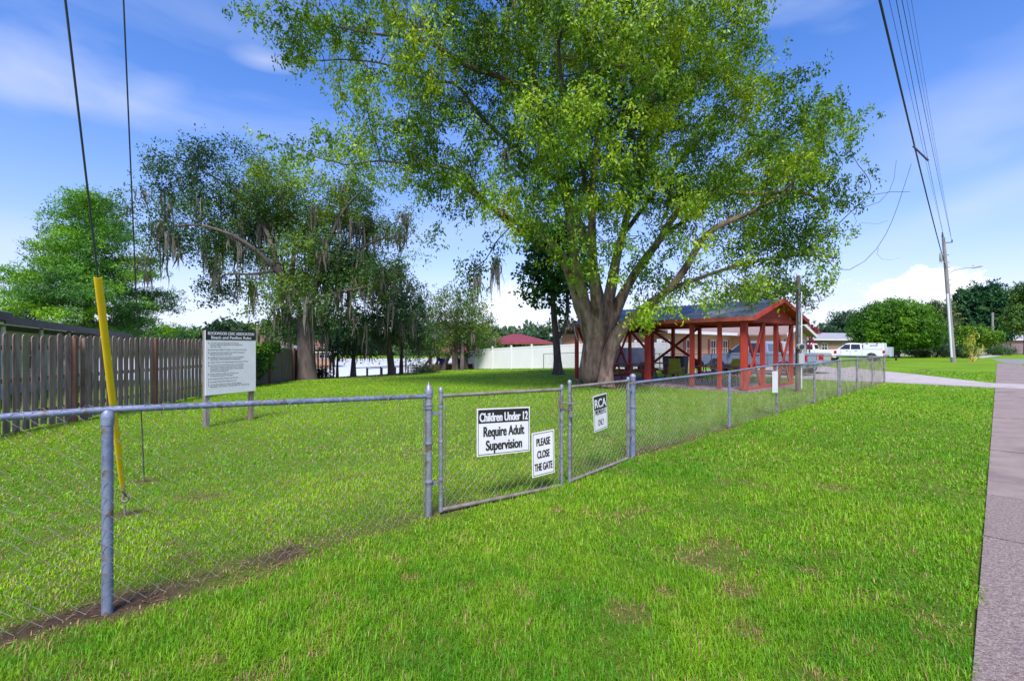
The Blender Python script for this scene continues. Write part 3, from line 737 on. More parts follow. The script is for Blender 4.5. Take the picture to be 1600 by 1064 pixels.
# --- the big camphor tree in front of the pavilion
B = G(930, 600); TY = 19.6
limbs = [
 (None, [(B.x-.12, B.y, -.3, .82), (B.x-.12, B.y, .12, .64), *pl(0, (925, 583, TY, .53), (926, 560, TY, .47), (929, 530, TY, .46), (932, 506, TY, .46))]),
 (0, pl(0, (922, 512, TY, .42), (905, 480, TY-.2, .34), (893, 430, TY-.5, .28), (880, 400, TY-.7, .24), (860, 372, TY-.8, .19), (800, 345, TY-1.2, .15), (755, 312, TY-1.5, .12), (736, 300, TY-1.6, .11), (683, 268, TY-2, .08), (640, 240, TY-2.4, .06))),          #1
 (0, pl(0, (920, 500, TY-.3, .36), (908, 450, TY-.7, .30), (897, 400, TY-1, .25), (890, 330, TY-1.3, .22), (872, 260, TY-1.6, .19), (850, 190, TY-1.8, .16), (835, 120, TY-2, .12), (810, 40, TY-2.2, .09), (790, -50, TY-2.3, .06))),      #2
 (0, pl(0, (935, 500, TY-.4, .36), (928, 440, TY-.9, .28), (925, 380, TY-1.2, .22), (925, 300, TY-1.6, .18), (935, 200, TY-1.8, .14), (930, 90, TY-2, .1), (925, -20, TY-2, .07))),      #3
 (0, pl(0, (945, 500, TY, .36), (955, 440, TY+.2, .27), (968, 380, TY+.3, .22), (985, 320, TY+.3, .19), (1005, 240, TY+.4, .16), (1020, 150, TY+.4, .12), (1060, 60, TY+.5, .08), (1085, 0, TY+.5, .06))),      #4
 (0, pl(0, (950, 510, TY+.2, .36), (978, 450, TY, .27), (1000, 415, TY-.2, .22), (1035, 370, TY-.4, .20), (1058, 325, TY-.5, .18), (1100, 303, TY-.6, .15), (1150, 300, TY-.7, .13), (1190, 305, TY-.7, .11), (1240, 296, TY-.8, .09), (1268, 300, TY-.8, .08), (1290, 322, TY-.8, .07), (1298, 345, TY-.8, .05))),  #5
 (None, pl(0, (946, 606, TY-.5, .52), (947, 597, TY-.45, .42), (947, 575, TY-.4, .36), (951, 548, TY-.4, .35), (963, 520, TY-.5, .36), (982, 500, TY-.6, .32), (1005, 484, TY-.9, .27), (1045, 455, TY-1.1, .20), (1075, 415, TY-1.3, .18), (1100, 365, TY-1.4, .15), (1140, 345, TY-1.5, .13), (1180, 330, TY-1.5, .10), (1230, 300, TY-1.5, .07))),  #6
 (6, pl(0, (1050, 450, TY-1.1, .13), (1100, 432, TY-1, .11), (1160, 412, TY-.8, .09), (1220, 402, TY-.7, .07), (1262, 396, TY-.7, .055), (1290, 402, TY-.7, .045), (1318, 405, TY-.7, .03))),  #7
 (1, pl(0, (874, 405, TY-1, .13), (797, 354, TY-2, .11), (745, 300, TY-2.6, .09), (715, 262, TY-3, .08), (690, 258, TY-3, .07), (650, 260, TY-3.1, .055), (594, 248, TY-3.2, .045), (533, 262, TY-3.3, .03))),  #8
 (2, pl(0, (868, 250, TY-1.6, .14), (850, 165, TY-2.2, .13), (790, 120, TY-2.6, .12), (745, 112, TY-2.8, .13), (718, 97, TY-3, .12), (683, 70, TY-3, .09), (630, 57, TY-3, .07), (570, 53, TY-3, .05), (512, 37, TY-3, .035))),  #9
 (2, pl(0, (880, 290, TY-1.4, .12), (800, 230, TY-1.8, .10), (740, 170, TY-2, .09), (712, 120, TY-2.2, .075), (684, 134, TY-2.2, .065), (635, 110, TY-2.3, .055), (594, 98, TY-2.4, .045), (533, 92, TY-2.5, .035), (480, 98, TY-2.6, .025))),  #10
 (4, pl(0, (985, 320, TY+.3, .14), (1020, 230, TY, .13), (1058, 160, TY-.4, .12), (1055, 110, TY-.5, .10), (1048, 70, TY-.6, .08), (1080, 30, TY-.7, .06), (1100, -10, TY-.7, .05))),  #11
 (4, pl(0, (972, 370, TY+.3, .14), (1030, 290, TY+.8, .13), (1090, 220, TY+1.2, .11), (1150, 160, TY+1.5, .08), (1190, 120, TY+1.6, .05))),  #12
 (3, pl(0, (925, 330, TY-1.5, .12), (905, 240, TY-2.6, .11), (880, 150, TY-3.4, .09), (870, 60, TY-4, .07))),  #13
 (5, pl(0, (1035, 370, TY-.4, .13), (1090, 330, TY+.8, .11), (1150, 260, TY+1.6, .09), (1220, 220, TY+2, .06))),  #14
 (0, pl(0, (940, 490, TY+.4, .3), (930, 420, TY+1.4, .22), (900, 330, TY+2.4, .17), (860, 220, TY+3, .12), (830, 120, TY+3.4, .08))),  #15
 (0, pl(0, (950, 490, TY+.5, .3), (965, 400, TY+1.6, .22), (990, 300, TY+2.8, .17), (1010, 180, TY+3.6, .12), (1020, 60, TY+4, .08))),  #16
 # bare dead twigs at the right-hand end
 (7, pl(0, (1255, 398, TY-.7, .03), (1300, 360, TY-.6, .022), (1330, 330, TY-.6, .02), (1360, 305, TY-.6, .016), (1392, 300, TY-.6, .013), (1422, 300, TY-.6, .010))),
 (17, pl(0, (1335, 325, TY-.6, .014), (1375, 320, TY-.6, .012), (1392, 300, TY-.6, .010), (1400, 275, TY-.6, .008))),
 (17, pl(0, (1330, 330, TY-.6, .010), (1345, 348, TY-.6, .008), (1370, 350, TY-.6, .006), (1388, 345, TY-.6, .005))),
 (7, pl(0, (1300, 430, TY-.7, .022), (1330, 422, TY-.6, .016), (1350, 412, TY-.6, .013), (1373, 388, TY-.6, .012), (1395, 345, TY-.6, .011), (1410, 300, TY-.6, .010), (1424, 256, TY-.6, .008))),
 (20, pl(0, (1366, 395, TY-.6, .007), (1375, 408, TY-.6, .006), (1395, 408, TY-.6, .005), (1406, 402, TY-.6, .004))),
]
limbs = [limbs[0]] + [(p_, [(x_, y_, z_, r_*(.74 if r_ > .03 else .9)) for x_, y_, z_, r_ in q_]) for p_, q_ in limbs[1:]]
for q_ in (1, 2, 3, 4, 5, 15, 16):    # limbs leave the trunk low down so that they swell out of it gradually
    w_ = limbs[q_][1]; limbs[q_] = (limbs[q_][0], [(*P(929+(w_[0][0]/w_[0][1]*750+800-932)*.3, 556, TY-.05), .22), (*P(930+(w_[0][0]/w_[0][1]*750+800-932)*.6, 532, (TY+w_[0][1])/2), w_[0][3]*.95)]+w_)
lob = [lobe(925, 150, 18, 4.6, 5.0, 4.6), lobe(1060, 60, 18.5, 3.3, 3.6, 4), lobe(1150, 130, 19, 1.5, 1.6, 2, .9), lobe(1215, 225, 19.2, 2.7, 2.6, 3), lobe(1150, 300, 19, 3.4, 2.4, 3.4), lobe(1250, 350, 19.2, 2.2, 1.9, 2.4, .8),
       lobe(1080, 420, 18.2, 2.8, 1.1, 2.2, .8), lobe(1150, 455, 18.2, 2.2, .55, 1.6, .8), lobe(1230, 420, 19, 1.7, 1.0, 1.6, .6), lobe(1040, 330, 17, 2.2, 2.0, 2.2, .8),
       lobe(690, 50, 17, 4.0, 2.6, 3.2), lobe(540, 70, 17, 2.3, 1.5, 2.2, .7), lobe(480, 40, 16.8, 1.5, 1.0, 1.5, .6), lobe(620, 170, 17, 3.2, 1.1, 2.6, .9), lobe(560, 235, 16.8, 3.0, .9, 2.0, .9), lobe(455, 205, 16.6, 1.3, .6, 1.2, .55),
       lobe(720, 230, 17.3, 3.0, 1.8, 3), lobe(810, 275, 17.4, 2.2, 1.4, 2.4, .7), lobe(720, 320, 17.3, 1.4, .5, 1.4, .25), lobe(1090, 478, 16.6, 2.2, .42, 1.0, 22), lobe(1020, 482, 16.2, 1.1, .42, .8, 14), lobe(1160, 468, 16.8, 1.1, .45, .8, 1.5), lobe(1215, 455, 18, 1.0, .7, .8, .5), lobe(735, 420, 17.5, 1.0, 1.0, 1.0, .5), lobe(655, 410, 17.5, .9, .5, .8, .35),
       lobe(925, 370, 16.2, 2.4, 1.6, 1.8, .7), lobe(860, 280, 15.8, 2.6, 2.2, 2, .7), lobe(840, -40, 18, 5.5, 3.4, 5), lobe(960, 60, 15.4, 3.4, 2.8, 2.4, .9), lobe(900, 180, 14.8, 2.2, 2.0, 1.6, .8), lobe(375, 15, 17, .7, .5, .6, .4)]
def main_keep(p, rg):
    # thin the left side of the crown where the sky shows through
    px = 800+750*p[:, 0]/p[:, 1]; py = 540-750*(p[:, 2]-CH)/p[:, 1]; hole = (px > 855) & (px < 1160) & (py > 330) & (py < 462)
    return rg.random(len(p)) < np.interp(px, [400, 700, 850, 1200, 1350], [.72, .60, .74, .78, .76])*np.where(hole, .38, 1)
mp = [P(775, 405, 17.3)+Vector((0, 0, 0)), P(777, 412, 17.3), P(772, 410, 17.35), P(645, 218, 17), P(655, 30, 16.8), P(640, 35, 16.8), P(625, 20, 16.8), P(790, 232, 17), P(745, 430, 17.4), P(890, 500, 18.6), P(882, 430, 27)]
main = tree('camphor_tree', 'huge spreading broadleaf tree with many grey limbs in front of red pavilion', 'tree', (B.x, B.y, 0), limbs, lob, 8200, step=.36, infl=3.2, kill=.42, iters=90, seed=11,
            tip=.010, expo=2.45, leaf=dict(per=75, spread=.25, ln=.135, wd=.060, cols=((.045, .11, .006), (.10, .22, .010), (.19, .34, .012), (.33, .46, .015)), droop=.8, tscale=1.3, hang=.6),
            bark='bark', thr=.51, ns=1.15, mosspts=mp, mosskw=dict(length=(.7, 1.7), strands=16, wd=.025, cols=((.14, .13, .11), (.27, .25, .22))), leafmax=.0225, bare=(17, 18, 19, 20, 21), leafkeep=main_keep, wig=.3)

# --- live oak with hanging moss by the lake fence
B = G(478, 586); OY = 27.4
B = Vector((P(478, 586, OY).x, OY, gz(P(478, 586, OY).x, OY)))
limbs = [
 (None, [(B.x, B.y, B.z-.3, .8), (B.x, B.y, B.z+.1, .62), *pl(0, (479, 560, OY, .48), (478, 530, OY, .46), (476, 505, OY, .42))]),
 (0, pl(0, (470, 490, OY, .3), (455, 450, OY-.5, .26), (430, 420, OY-1, .22), (400, 390, OY-1.5, .18), (360, 365, OY-2, .14), (310, 350, OY-2, .10), (265, 355, OY-2, .06))),
 (0, pl(0, (482, 490, OY, .3), (495, 440, OY, .24), (510, 390, OY, .2), (530, 340, OY-.5, .14), (560, 300, OY-1, .08))),
 (1, pl(0, (440, 430, OY-1, .2), (420, 370, OY-.5, .17), (395, 320, OY, .13), (350, 285, OY, .09), (310, 265, OY, .05))),
 (1, pl(0, (455, 450, OY, .2), (460, 380, OY+.6, .17), (450, 320, OY+1, .12), (430, 280, OY+1, .07))),
 (2, pl(0, (505, 420, OY, .16), (560, 390, OY+.5, .13), (600, 370, OY+.8, .09), (630, 375, OY+1, .05))),
 (1, pl(0, (425, 425, OY-1, .14), (385, 430, OY-1.6, .10), (350, 425, OY-2, .07), (335, 440, OY-2, .05))),
 (2, pl(0, (492, 470, OY, .16), (530, 455, OY-.8, .12), (570, 450, OY-1.3, .08))),
]
lob = [lobe(300, 275, 28, 2.5, 1.7, 2.5), lobe(355, 255, 28, 2.2, 1.2, 2.2), lobe(235, 330, 27.5, 1.7, 1.0, 1.6, .8), lobe(230, 395, 27.5, 1.2, 1.2, 1.2, .55), lobe(300, 340, 27, 2.2, 1.1, 2, .8), lobe(420, 320, 29, 3.2, 2.5, 3.2), lobe(385, 360, 28, 2.4, 1.3, 2.2, .8),
       lobe(520, 320, 29, 2.8, 1.9, 3), lobe(590, 350, 29, 2.1, 1.6, 2.2), lobe(500, 400, 28.5, 3.6, 1.9, 3), lobe(570, 430, 28, 2.6, 1.5, 2.2), lobe(490, 470, 28, 3.0, 1.5, 2.6), lobe(350, 450, 27, 1.4, .9, 1.2, .6), lobe(330, 470, 27, .9, .5, .8, .4), lobe(330, 385, 26.8, 2.2, 1.0, 1.8, .9), lobe(385, 410, 26.6, 2.0, 1.0, 1.8, .9), lobe(435, 440, 26.6, 1.6, 1.2, 1.6, .9), lobe(270, 365, 27, 1.6, .8, 1.4, .7), lobe(420, 470, 27.5, 1.6, 1.2, 1.5, .7),
       lobe(445, 515, 27.8, 1.7, .7, 1.4, .7), lobe(540, 500, 28, 2.0, 1.0, 1.8, .8), lobe(610, 480, 29, 1.3, 1.2, 1.5, .7)]
limbs = [limbs[0]] + [(p_, [(x_, y_, z_, r_*.62) for x_, y_, z_, r_ in q_]) for p_, q_ in limbs[1:]]
tree('live_oak', 'dark live oak draped in grey moss beside the brown board fence', 'tree', tuple(B), limbs, lob, 4700, step=.45, infl=4, kill=.42, iters=70, seed=5,
     leaf=dict(per=56, spread=.30, ln=.15, wd=.075, cols=((.028, .075, .026), (.05, .125, .034), (.085, .17, .035), (.16, .27, .02)), droop=.2, tscale=2.4), thr=.49, ns=1.5, moss=230,
     mosskw=dict(length=(.7, 2.6), strands=9, wd=.045, cols=((.11, .10, .085), (.22, .21, .18))), leafmax=.025)

# --- tall bald cypress behind the neighbour's house
CY = 33.0
cb = P(140, 560, CY); cb.z = gz(cb.x, cb.y)
limbs = [(None, [(cb.x, cb.y, cb.z-.3, .5), *pl(0, (140, 540, CY, .36), (138, 470, CY, .27), (138, 400, CY, .17), (142, 340, CY, .08), (145, 308, CY, .03))])]
lob = []
rg = np.random.default_rng(77)
for k in range(110):
    f = k/109; py = 306+f*208; hw = np.interp(py, [300, 335, 370, 410, 450, 500, 520], [8, 34, 62, 92, 122, 150, 152])
    a = rg.uniform(0, 2*math.pi); rr = rg.uniform(.25, .92)*hw/750*CY
    cx, cy, cz = cb.x+math.cos(a)*rr, CY+math.sin(a)*rr*.8, P(0, py, CY).z - .06*rr
    lob.append((cx, cy, cz, 1.35, 1.2, .20, 1.))
tree('bald_cypress', 'feathery light green conical tree behind the picket fence', 'tree', tuple(cb), limbs, lob, 6500, step=.42, infl=6, kill=.36, iters=80, seed=8,
     leaf=dict(per=56, spread=.32, ln=.19, wd=.065, cols=((.04, .13, .02), (.065, .21, .022), (.12, .31, .015), (.20, .40, .012)), droop=.05, tscale=1.8, flat=.52), thr=.36, ns=1.2, leafmax=.03)

# --- dark tree with forked trunk between the big tree and the white fence
b = G(872, 585); Y = b.y
limbs = [(None, [(b.x, b.y, b.z-.2, .45), (b.x, b.y, b.z+.12, .30), *pl(0, (871, 560, Y, .22), (869, 530, Y, .20), (866, 500, Y, .18), (864, 470, Y, .15), (862, 430, Y, .12), (850, 380, Y, .06))]),
         (0, pl(0, (872, 528, Y, .13), (884, 512, Y, .11), (888, 470, Y, .09), (880, 420, Y, .05))), (0, pl(0, (864, 470, Y, .1), (872, 430, Y, .08), (880, 380, Y, .04)))]
lob = [lobe(850, 410, Y, 1.5, 1.3, 1.5), lobe(835, 455, Y, 1.1, .8, 1.1), lobe(870, 370, Y, 1.8, 1.2, 1.6), lobe(890, 430, Y, 1.5, 1.4, 1.5), lobe(880, 480, Y, .8, .8, .8, .5), lobe(830, 385, Y, .9, .6, .9, .7)]
tree('sweetgum_tree', 'slim dark tree with forked trunk between big tree and white fence', 'tree', tuple(b), limbs, lob, 800, step=.35, infl=4, kill=.35, seed=31,
     leaf=dict(per=24, spread=.24, ln=.22, wd=.15, cols=((.012, .05, .015), (.025, .10, .02), (.05, .16, .02)), droop=.5), thr=.4, ns=1.0)

# --- trees along the lake shore
def simple_tree(name, label, px, py, Y, tops, lobs, n, cols, seed, group=None, r0=.18, trunks=1, per=16, spread=.3, ln=.2, wd=.1, moss=0, zb=None, cat='tree', step=.5, thr=.42, kill=.5, mossL=(.5, 1.6)):
    p = P(px, py, Y); z = gz(p.x, p.y) if zb is None else zb
    limbs = [(None, [(p.x, p.y, z-.3, r0*1.7), (p.x, p.y, z+.15, r0*1.1), *[(*P(a, b, Y), r0*max(.12, .9-.8*i/len(tops))) for i, (a, b) in enumerate(tops)]])]
    if trunks > 1:
        rg = np.random.default_rng(seed)
        for k in range(trunks-1):
            q = (p.x+rg.normal(0, .9), p.y+rg.normal(0, .6)); e = P(tops[-1][0]+rg.normal(0, 15), tops[-1][1]+10, Y)
            limbs.append((None, [(q[0], q[1], z-.3, r0*1.2), (q[0], q[1], z+.2, r0*.9), ((q[0]+e.x)/2+rg.normal(0, .3), (q[1]+e.y)/2, (z+e.z)/2, r0*.6), (*e, r0*.15)]))
    return tree(name, label, cat, (p.x, p.y, z), limbs, [lobe(a, b, Y+d, rx, rz, ry, w) for a, b, d, rx, rz, ry, w in lobs], n, step=step, infl=6, kill=kill, seed=seed, thr=thr, group=group,
                leaf=dict(per=int(per*1.8), spread=spread, ln=ln, wd=wd, cols=cols), moss=moss, mosskw=dict(length=mossL, strands=7, wd=.05, cols=((.11, .10, .08), (.24, .21, .18))), rmin=.012, leafmax=.03)
dk = ((.028, .075, .030), (.05, .125, .04), (.09, .18, .045)); og = ((.05, .11, .02), (.10, .18, .022), (.20, .27, .02)); lt = ((.03, .09, .015), (.07, .17, .015), (.14, .25, .015))
LG = 'trees along the lake shore'
simple_tree('shore_tree', 'mossy dark shore tree with the thickest leaning trunk right of the pier', 612, 583, 32.5, [(610, 560), (606, 530), (604, 490), (606, 455)], [(610, 470, 0, 1.9, 1.8, 1.8, 1), (590, 520, 0, 1.5, 1.1, 1.5, 1), (630, 510, 0, 1.5, 1.4, 1.5, 1), (600, 430, 0, 1.1, .9, 1.1, .8)], 900, dk, 51, LG, r0=.24, moss=36)
simple_tree('shore_tree', 'thin straight shore trunk just right of the thickest leaning one', 627, 582, 34, [(627, 560), (630, 520), (634, 480)], [(640, 490, 0, 1.5, 1.7, 1.5, 1), (660, 530, 0, 1.3, 1.2, 1.3, 1), (650, 450, 0, 1.2, .9, 1.2, .6)], 620, dk, 52, LG, r0=.13, moss=22)
simple_tree('shore_tree', 'small shore tree with a flared base left of the pier', 552, 586, 31, [(552, 570), (553, 550), (552, 520)], [(545, 540, 0, 1.0, .8, 1.0, 1), (565, 545, 0, 1.2, .55, 1.0, 1), (535, 515, 0, 1.4, .8, 1.2, 1), (575, 505, 0, 1.3, 1.1, 1.2, 1)], 560, dk, 53, LG, r0=.16, moss=20)
simple_tree('shore_tree', 'slender sapling trunk at the water left of the flared base tree', 527, 587, 31.5, [(527, 570), (528, 548), (528, 520)], [(520, 530, 0, .9, .8, .9, 1), (528, 548, 0, .8, .5, .8, .8)], 240, lt, 54, LG, r0=.08, moss=5)
simple_tree('shore_tree', 'multi trunk olive green tree hiding the blue chairs', 712, 572, 44, [(712, 550), (712, 520), (715, 490)], [(715, 500, 0, 2.6, 2.4, 2.4, 1), (690, 530, 0, 1.8, 1.3, 1.8, 1), (745, 520, 0, 1.6, 1.8, 1.6, 1), (705, 470, 0, 2.0, 1.2, 1.8, 1), (735, 490, 0, 1.9, 1.6, 1.7, 1)], 2300, og, 55, LG, r0=.22, trunks=6, moss=44, spread=.34)
simple_tree('shore_tree', 'dark tree filling the gap behind the thin straight trunk', 672, 574, 46, [(672, 550), (668, 510)], [(660, 500, 0, 2.2, 2.4, 2, 1), (675, 535, 0, 1.5, 1.2, 1.5, 1), (640, 540, 0, 1.8, 1.2, 1.6, 1)], 800, dk, 56, LG, r0=.16, trunks=3, moss=16, spread=.34)
simple_tree('shore_tree', 'rounded light green tree beside the maroon gazebo roof', 755, 570, 52, [(755, 550), (753, 520)], [(752, 515, 0, 1.7, 2.1, 1.7, 1), (760, 540, 0, 1.5, 1.3, 1.5, 1), (762, 480+22, 0, .9, .9, .9, 1)], 560, lt, 57, LG, r0=.14, trunks=2, spread=.34)
simple_tree('shore_tree', 'bluish dark tree tucked left of the white fence', 738, 572, 47, [(738, 550), (738, 540)], [(742, 545, 0, 1.5, .7, 1.2, 1), (725, 550, 0, 1.3, .6, 1.2, 1)], 260, dk, 58, LG, r0=.1, spread=.3)

# --- right side beyond the driveway
def round_tree(name, label, px, py, Y, wpx, top, bot, n, cols, seed, per=26, ln=.28, wd=.16, spread=.34, group=None, thr=.3):
    k = Y/750; rx = wpx/2*k; cz = (top+bot)/2; rz = (bot-top)/2*k
    return simple_tree(name, label, px, py, Y, [(px, (py+bot)/2), (px, cz)], [(px, cz+.15*(bot-top), 0, rx, rz*.8, rx*.9, 1), (px-.02*wpx, cz-.12*(bot-top), 0, rx*.8, rz*.75, rx*.75, 1)], n, cols, seed, group, r0=.3*rx/5, per=per, spread=spread, ln=ln, wd=wd, thr=thr, step=.55, kill=.55)
BG = 'trees beyond the driveway'
p6 = 'dense dome shaped green tree behind the white pickups'
simple_tree('dome_tree', p6, 1399, 549, 66, [(1399, 540), (1397, 525), (1399, 505)], [(1397, 508, 0, 5.0, 3.4, 4.8, 1.2), (1362, 522, 0, 2.6, 2.2, 3.0, 1), (1437, 524, 0, 2.8, 1.8, 3.0, 1), (1397, 488, 0, 2.6, 1.6, 2.6, 1), (1448, 534, 0, 1.9, .9, 1.8, .8)], 3600, ((.035, .11, .006), (.065, .19, .008), (.13, .29, .010)), 61, BG, r0=.5, per=26, spread=.34, ln=.24, wd=.16, thr=.25, step=.5, kill=.45)
simple_tree('evergreen_tree', 'tall dark evergreen group rising behind the street lamp pole', 1540, 548, 105, [(1540, 520), (1540, 480)], [(1540, 480, 0, 5.2, 4.8, 5, 1), (1510, 495, 0, 3.6, 4.2, 4, 1), (1565, 490, 0, 3.4, 4.2, 4, 1), (1528, 455, 0, 2.2, 1.8, 2.2, 1), (1551, 450, 0, 1.8, 1.6, 2, 1), (1500, 465, 0, 1.4, 1.6, 1.8, 1), (1530, 520, 0, 6, 2.5, 5, 1)], 2300, ((.010, .05, .022), (.018, .085, .032), (.04, .13, .03)), 62, BG, r0=.5, per=20, spread=.5, ln=.5, wd=.3, thr=.36, step=.8, kill=.75)
simple_tree('broadleaf_tree', 'light green tree cut by the right edge of the photo', 1604, 548, 88, [(1604, 520), (1603, 480)], [(1606, 455, 0, 2.6, 2, 2.6, 1), (1595, 500, 0, 3, 2.6, 3, 1), (1615, 480, 0, 4, 4, 3, 1)], 1100, ((.03, .09, .02), (.06, .15, .02), (.12, .21, .03)), 63, BG, r0=.4, per=16, spread=.42, ln=.4, wd=.24, step=.7, thr=.44, kill=.6)
simple_tree('broadleaf_tree', 'thin airy olive tree just left of the street lamp pole', 1474, 545, 96, [(1474, 520), (1470, 490)], [(1463, 482, 0, 2.8, 1.6, 2.6, 1), (1476, 500, 0, 2.6, 2.4, 2.6, 1), (1487, 520, 0, 2.6, 1.9, 2.6, 1)], 800, ((.03, .08, .03), (.07, .12, .04), (.13, .17, .05)), 64, BG, r0=.3, per=12, spread=.42, ln=.4, wd=.22, step=.7, thr=.46, kill=.6)
simple_tree('broadleaf_tree', 'bushy bright green tree between street lamp pole and far house', 1523, 548, 80, [(1523, 535), (1522, 525)], [(1515, 520, 0, 2.2, 1.2, 2.2, 1), (1532, 522, 0, 2.4, 1.1, 2.2, 1), (1505, 533, 0, 1.6, .9, 1.6, 1), (1545, 532, 0, 1.4, .9, 1.4, 1)], 700, ((.04, .12, .01), (.08, .19, .012), (.15, .27, .015)), 65, BG, r0=.2, per=20, spread=.36, ln=.36, wd=.2, thr=.36, step=.6)
simple_tree('broadleaf_tree', 'distant blue green tree left of the dome shaped tree', 1318, 545, 98, [(1318, 525), (1318, 505)], [(1322, 505, 0, 3.2, 2.4, 3, 1), (1300, 518, 0, 3.2, 1.5, 3, 1), (1338, 510, 0, 2.6, 2.6, 3, 1)], 900, ((.02, .06, .03), (.04, .10, .045), (.07, .14, .05)), 66, BG, r0=.3, per=14, spread=.45, ln=.45, wd=.24, step=.7, thr=.42, kill=.6)
simple_tree('broadleaf_tree', 'small dark tree whose top shows above the pavilion roof', 1180, 545, 44, [(1180, 500), (1185, 470)], [(1195, 455, 0, 2.4, 1.5, 2.4, 1), (1225, 450, 0, 2.2, 1.6, 2, 1), (1160, 470, 0, 2.6, 1.2, 2, 1), (1255, 480, 0, 1.6, 1.6, 1.6, .6)], 900, ((.03, .07, .02), (.06, .12, .02), (.10, .17, .02)), 67, BG, r0=.25, per=12, spread=.34, ln=.26, wd=.13, step=.55, thr=.45)
simple_tree('crape_myrtle', 'small tree covered in crimson pink blossom behind the brick gable', 1265, 545, 46, [(1265, 530), (1265, 518)], [(1266, 514, 0, .9, .62, .9, 1), (1256, 520, 0, .7, .5, .7, .8), (1262, 530, 0, .6, .7, .6, .6)], 320, ((.30, .015, .04), (.50, .03, .09), (.42, .06, .12)), 68, BG, r0=.06, per=16, spread=.16, ln=.14, wd=.11, step=.3, kill=.3)
def shrub(name, label, px, py, Y, w, h, n, cols, seed, group='shrubs beyond the driveway', ln=.16, wd=.09, cat='shrub', spread=.16):
    p = P(px, py, Y); z = gz(p.x, p.y); rg = np.random.default_rng(seed)
    root = empty(name, (p.x, p.y, z), label, cat, group)
    mb = MB()
    for k in range(7):
        a = rg.uniform(0, 6.28); mb.tube([(p.x+.08*math.cos(a), p.y+.08*math.sin(a), z-.05), (p.x+w*.2*math.cos(a), p.y+w*.2*math.sin(a), z+h*.5), (p.x+w*.34*math.cos(a), p.y+w*.34*math.sin(a), z+h*.85)], [.03, .02, .008], n=5)
    mb.build('stem', M['bark_dark'], root)
    pts = lobes_pts([(p.x, p.y, z+h*.5, w/2, w/2, h*.5)], n, rg, .30, .5, seed)
    leaves_mesh('foliage', pts, 12, spread, ln, wd, cols, M['leaf'], root, rg, .1, seed, .6)
    return root
shrub('round_shrub', 'rounded dark green bush left of the yellowish one', 1431, 552, 70, 3.2, 1.5, 260, ((.02, .06, .015), (.04, .10, .02)), 71)
shrub('round_shrub', 'low yellowish green bush between two dark bushes', 1443, 554, 68, 2.2, 1.1, 200, ((.10, .16, .03), (.20, .24, .05)), 72)
shrub('round_shrub', 'wide dark shrub just left of the street lamp pole base', 1478, 553, 66, 4.0, 1.7, 380, ((.02, .05, .02), (.04, .085, .03)), 73)
shrub('round_shrub', 'dark shrub just right of the street lamp pole base', 1504, 554, 64, 2.6, 1.5, 260, ((.02, .055, .02), (.045, .09, .03)), 74)
shrub('round_shrub', 'leafy green shrub row against the far plank fence', 1560, 550, 82, 4.5, 1.4, 380, ((.03, .09, .02), (.06, .14, .03)), 75)
shrub('lake_shrub', 'light green reeds and bush at the lake edge by the timber wall', 663, 579, 37, 2.4, .9, 260, ((.08, .15, .02), (.16, .22, .03)), 76, 'shrubs at the lake edge', .12, .04)
shrub('lake_shrub', 'small dark bush at the foot of the board fence', 500, 584, 31, 1.4, .8, 160, ((.02, .06, .02), (.05, .10, .03)), 77, 'shrubs at the lake edge', .1, .05)
# yellow leaved croton by the sidewalk, leaning canes
p = P(1519, 567, 50); z = gz(p.x, p.y); rg = np.random.default_rng(9)
cr = empty('banana_plant', (p.x, p.y, z), 'yellow and green leaning canes growing by the sidewalk bend', 'plant')
mb = MB(); tips = []
for k, (dx, hh) in enumerate(((-.7, 2.0), (-.3, 2.6), (.25, 3.0), (.2, 1.7), (.8, 1.4), (-.6, 1.2), (1.1, .8))):
    pts = [(p.x+.08*k-.3, p.y, z), (p.x+dx*.5, p.y+rg.normal(0, .2), z+hh*.55), (p.x+dx, p.y+rg.normal(0, .3), z+hh)]
    mb.tube(pts, [.05, .035, .015], n=6)
    for q in np.linspace(.3, 1, 12): tips.append(np.array(pts[1])*(1-q)+np.array(pts[2])*q)
mb.build('stem', mat('cane', (.55, .36, .05), .7, 0, (.3, .3, .05), 3), cr)
leaves_mesh('foliage', np.array(tips), 4, .09, .42, .07, ((.10, .20, .02), (.22, .30, .03), (.45, .42, .04)), M['leaf'], cr, rg, .3, 3, .4)

# far woods on the other side of the lake and along the horizon: one mass nobody could count
rg = np.random.default_rng(123); pts = []
def band(x0, x1, y0, y1, top, n, zlo):
    t = rg.random(n); x = x0+(x1-x0)*t; y = y0+(y1-y0)*t+rg.normal(0, 5, n)
    hh = top*(.45+.75*vnoise(x/9, y/9, s=3))*(.8+.4*vnoise(x/3, y/3, s=4)); z = zlo+hh*rg.random(n)**.7; pts.append(np.stack([x, y, z], 1))
band(-140, 5, 122, 122, 6.5, 15000, -.6); band(5, 150, 150, 190, 9, 12000, -.6); band(150, 420, 190, 170, 14, 9000, -.6); band(-300, -140, 122, 122, 9, 5000, -.6)
pts = np.concatenate(pts)
fw = leaves_mesh('far_woods', pts, 5, .7, 1.1, .8, ((.02, .055, .03), (.04, .09, .04), (.08, .14, .04)), M['leaf'], None, rg, .1, 5, 7.)
tag(fw, 'distant mixed woods along the far lake shore and horizon', 'woods', kind='stuff')
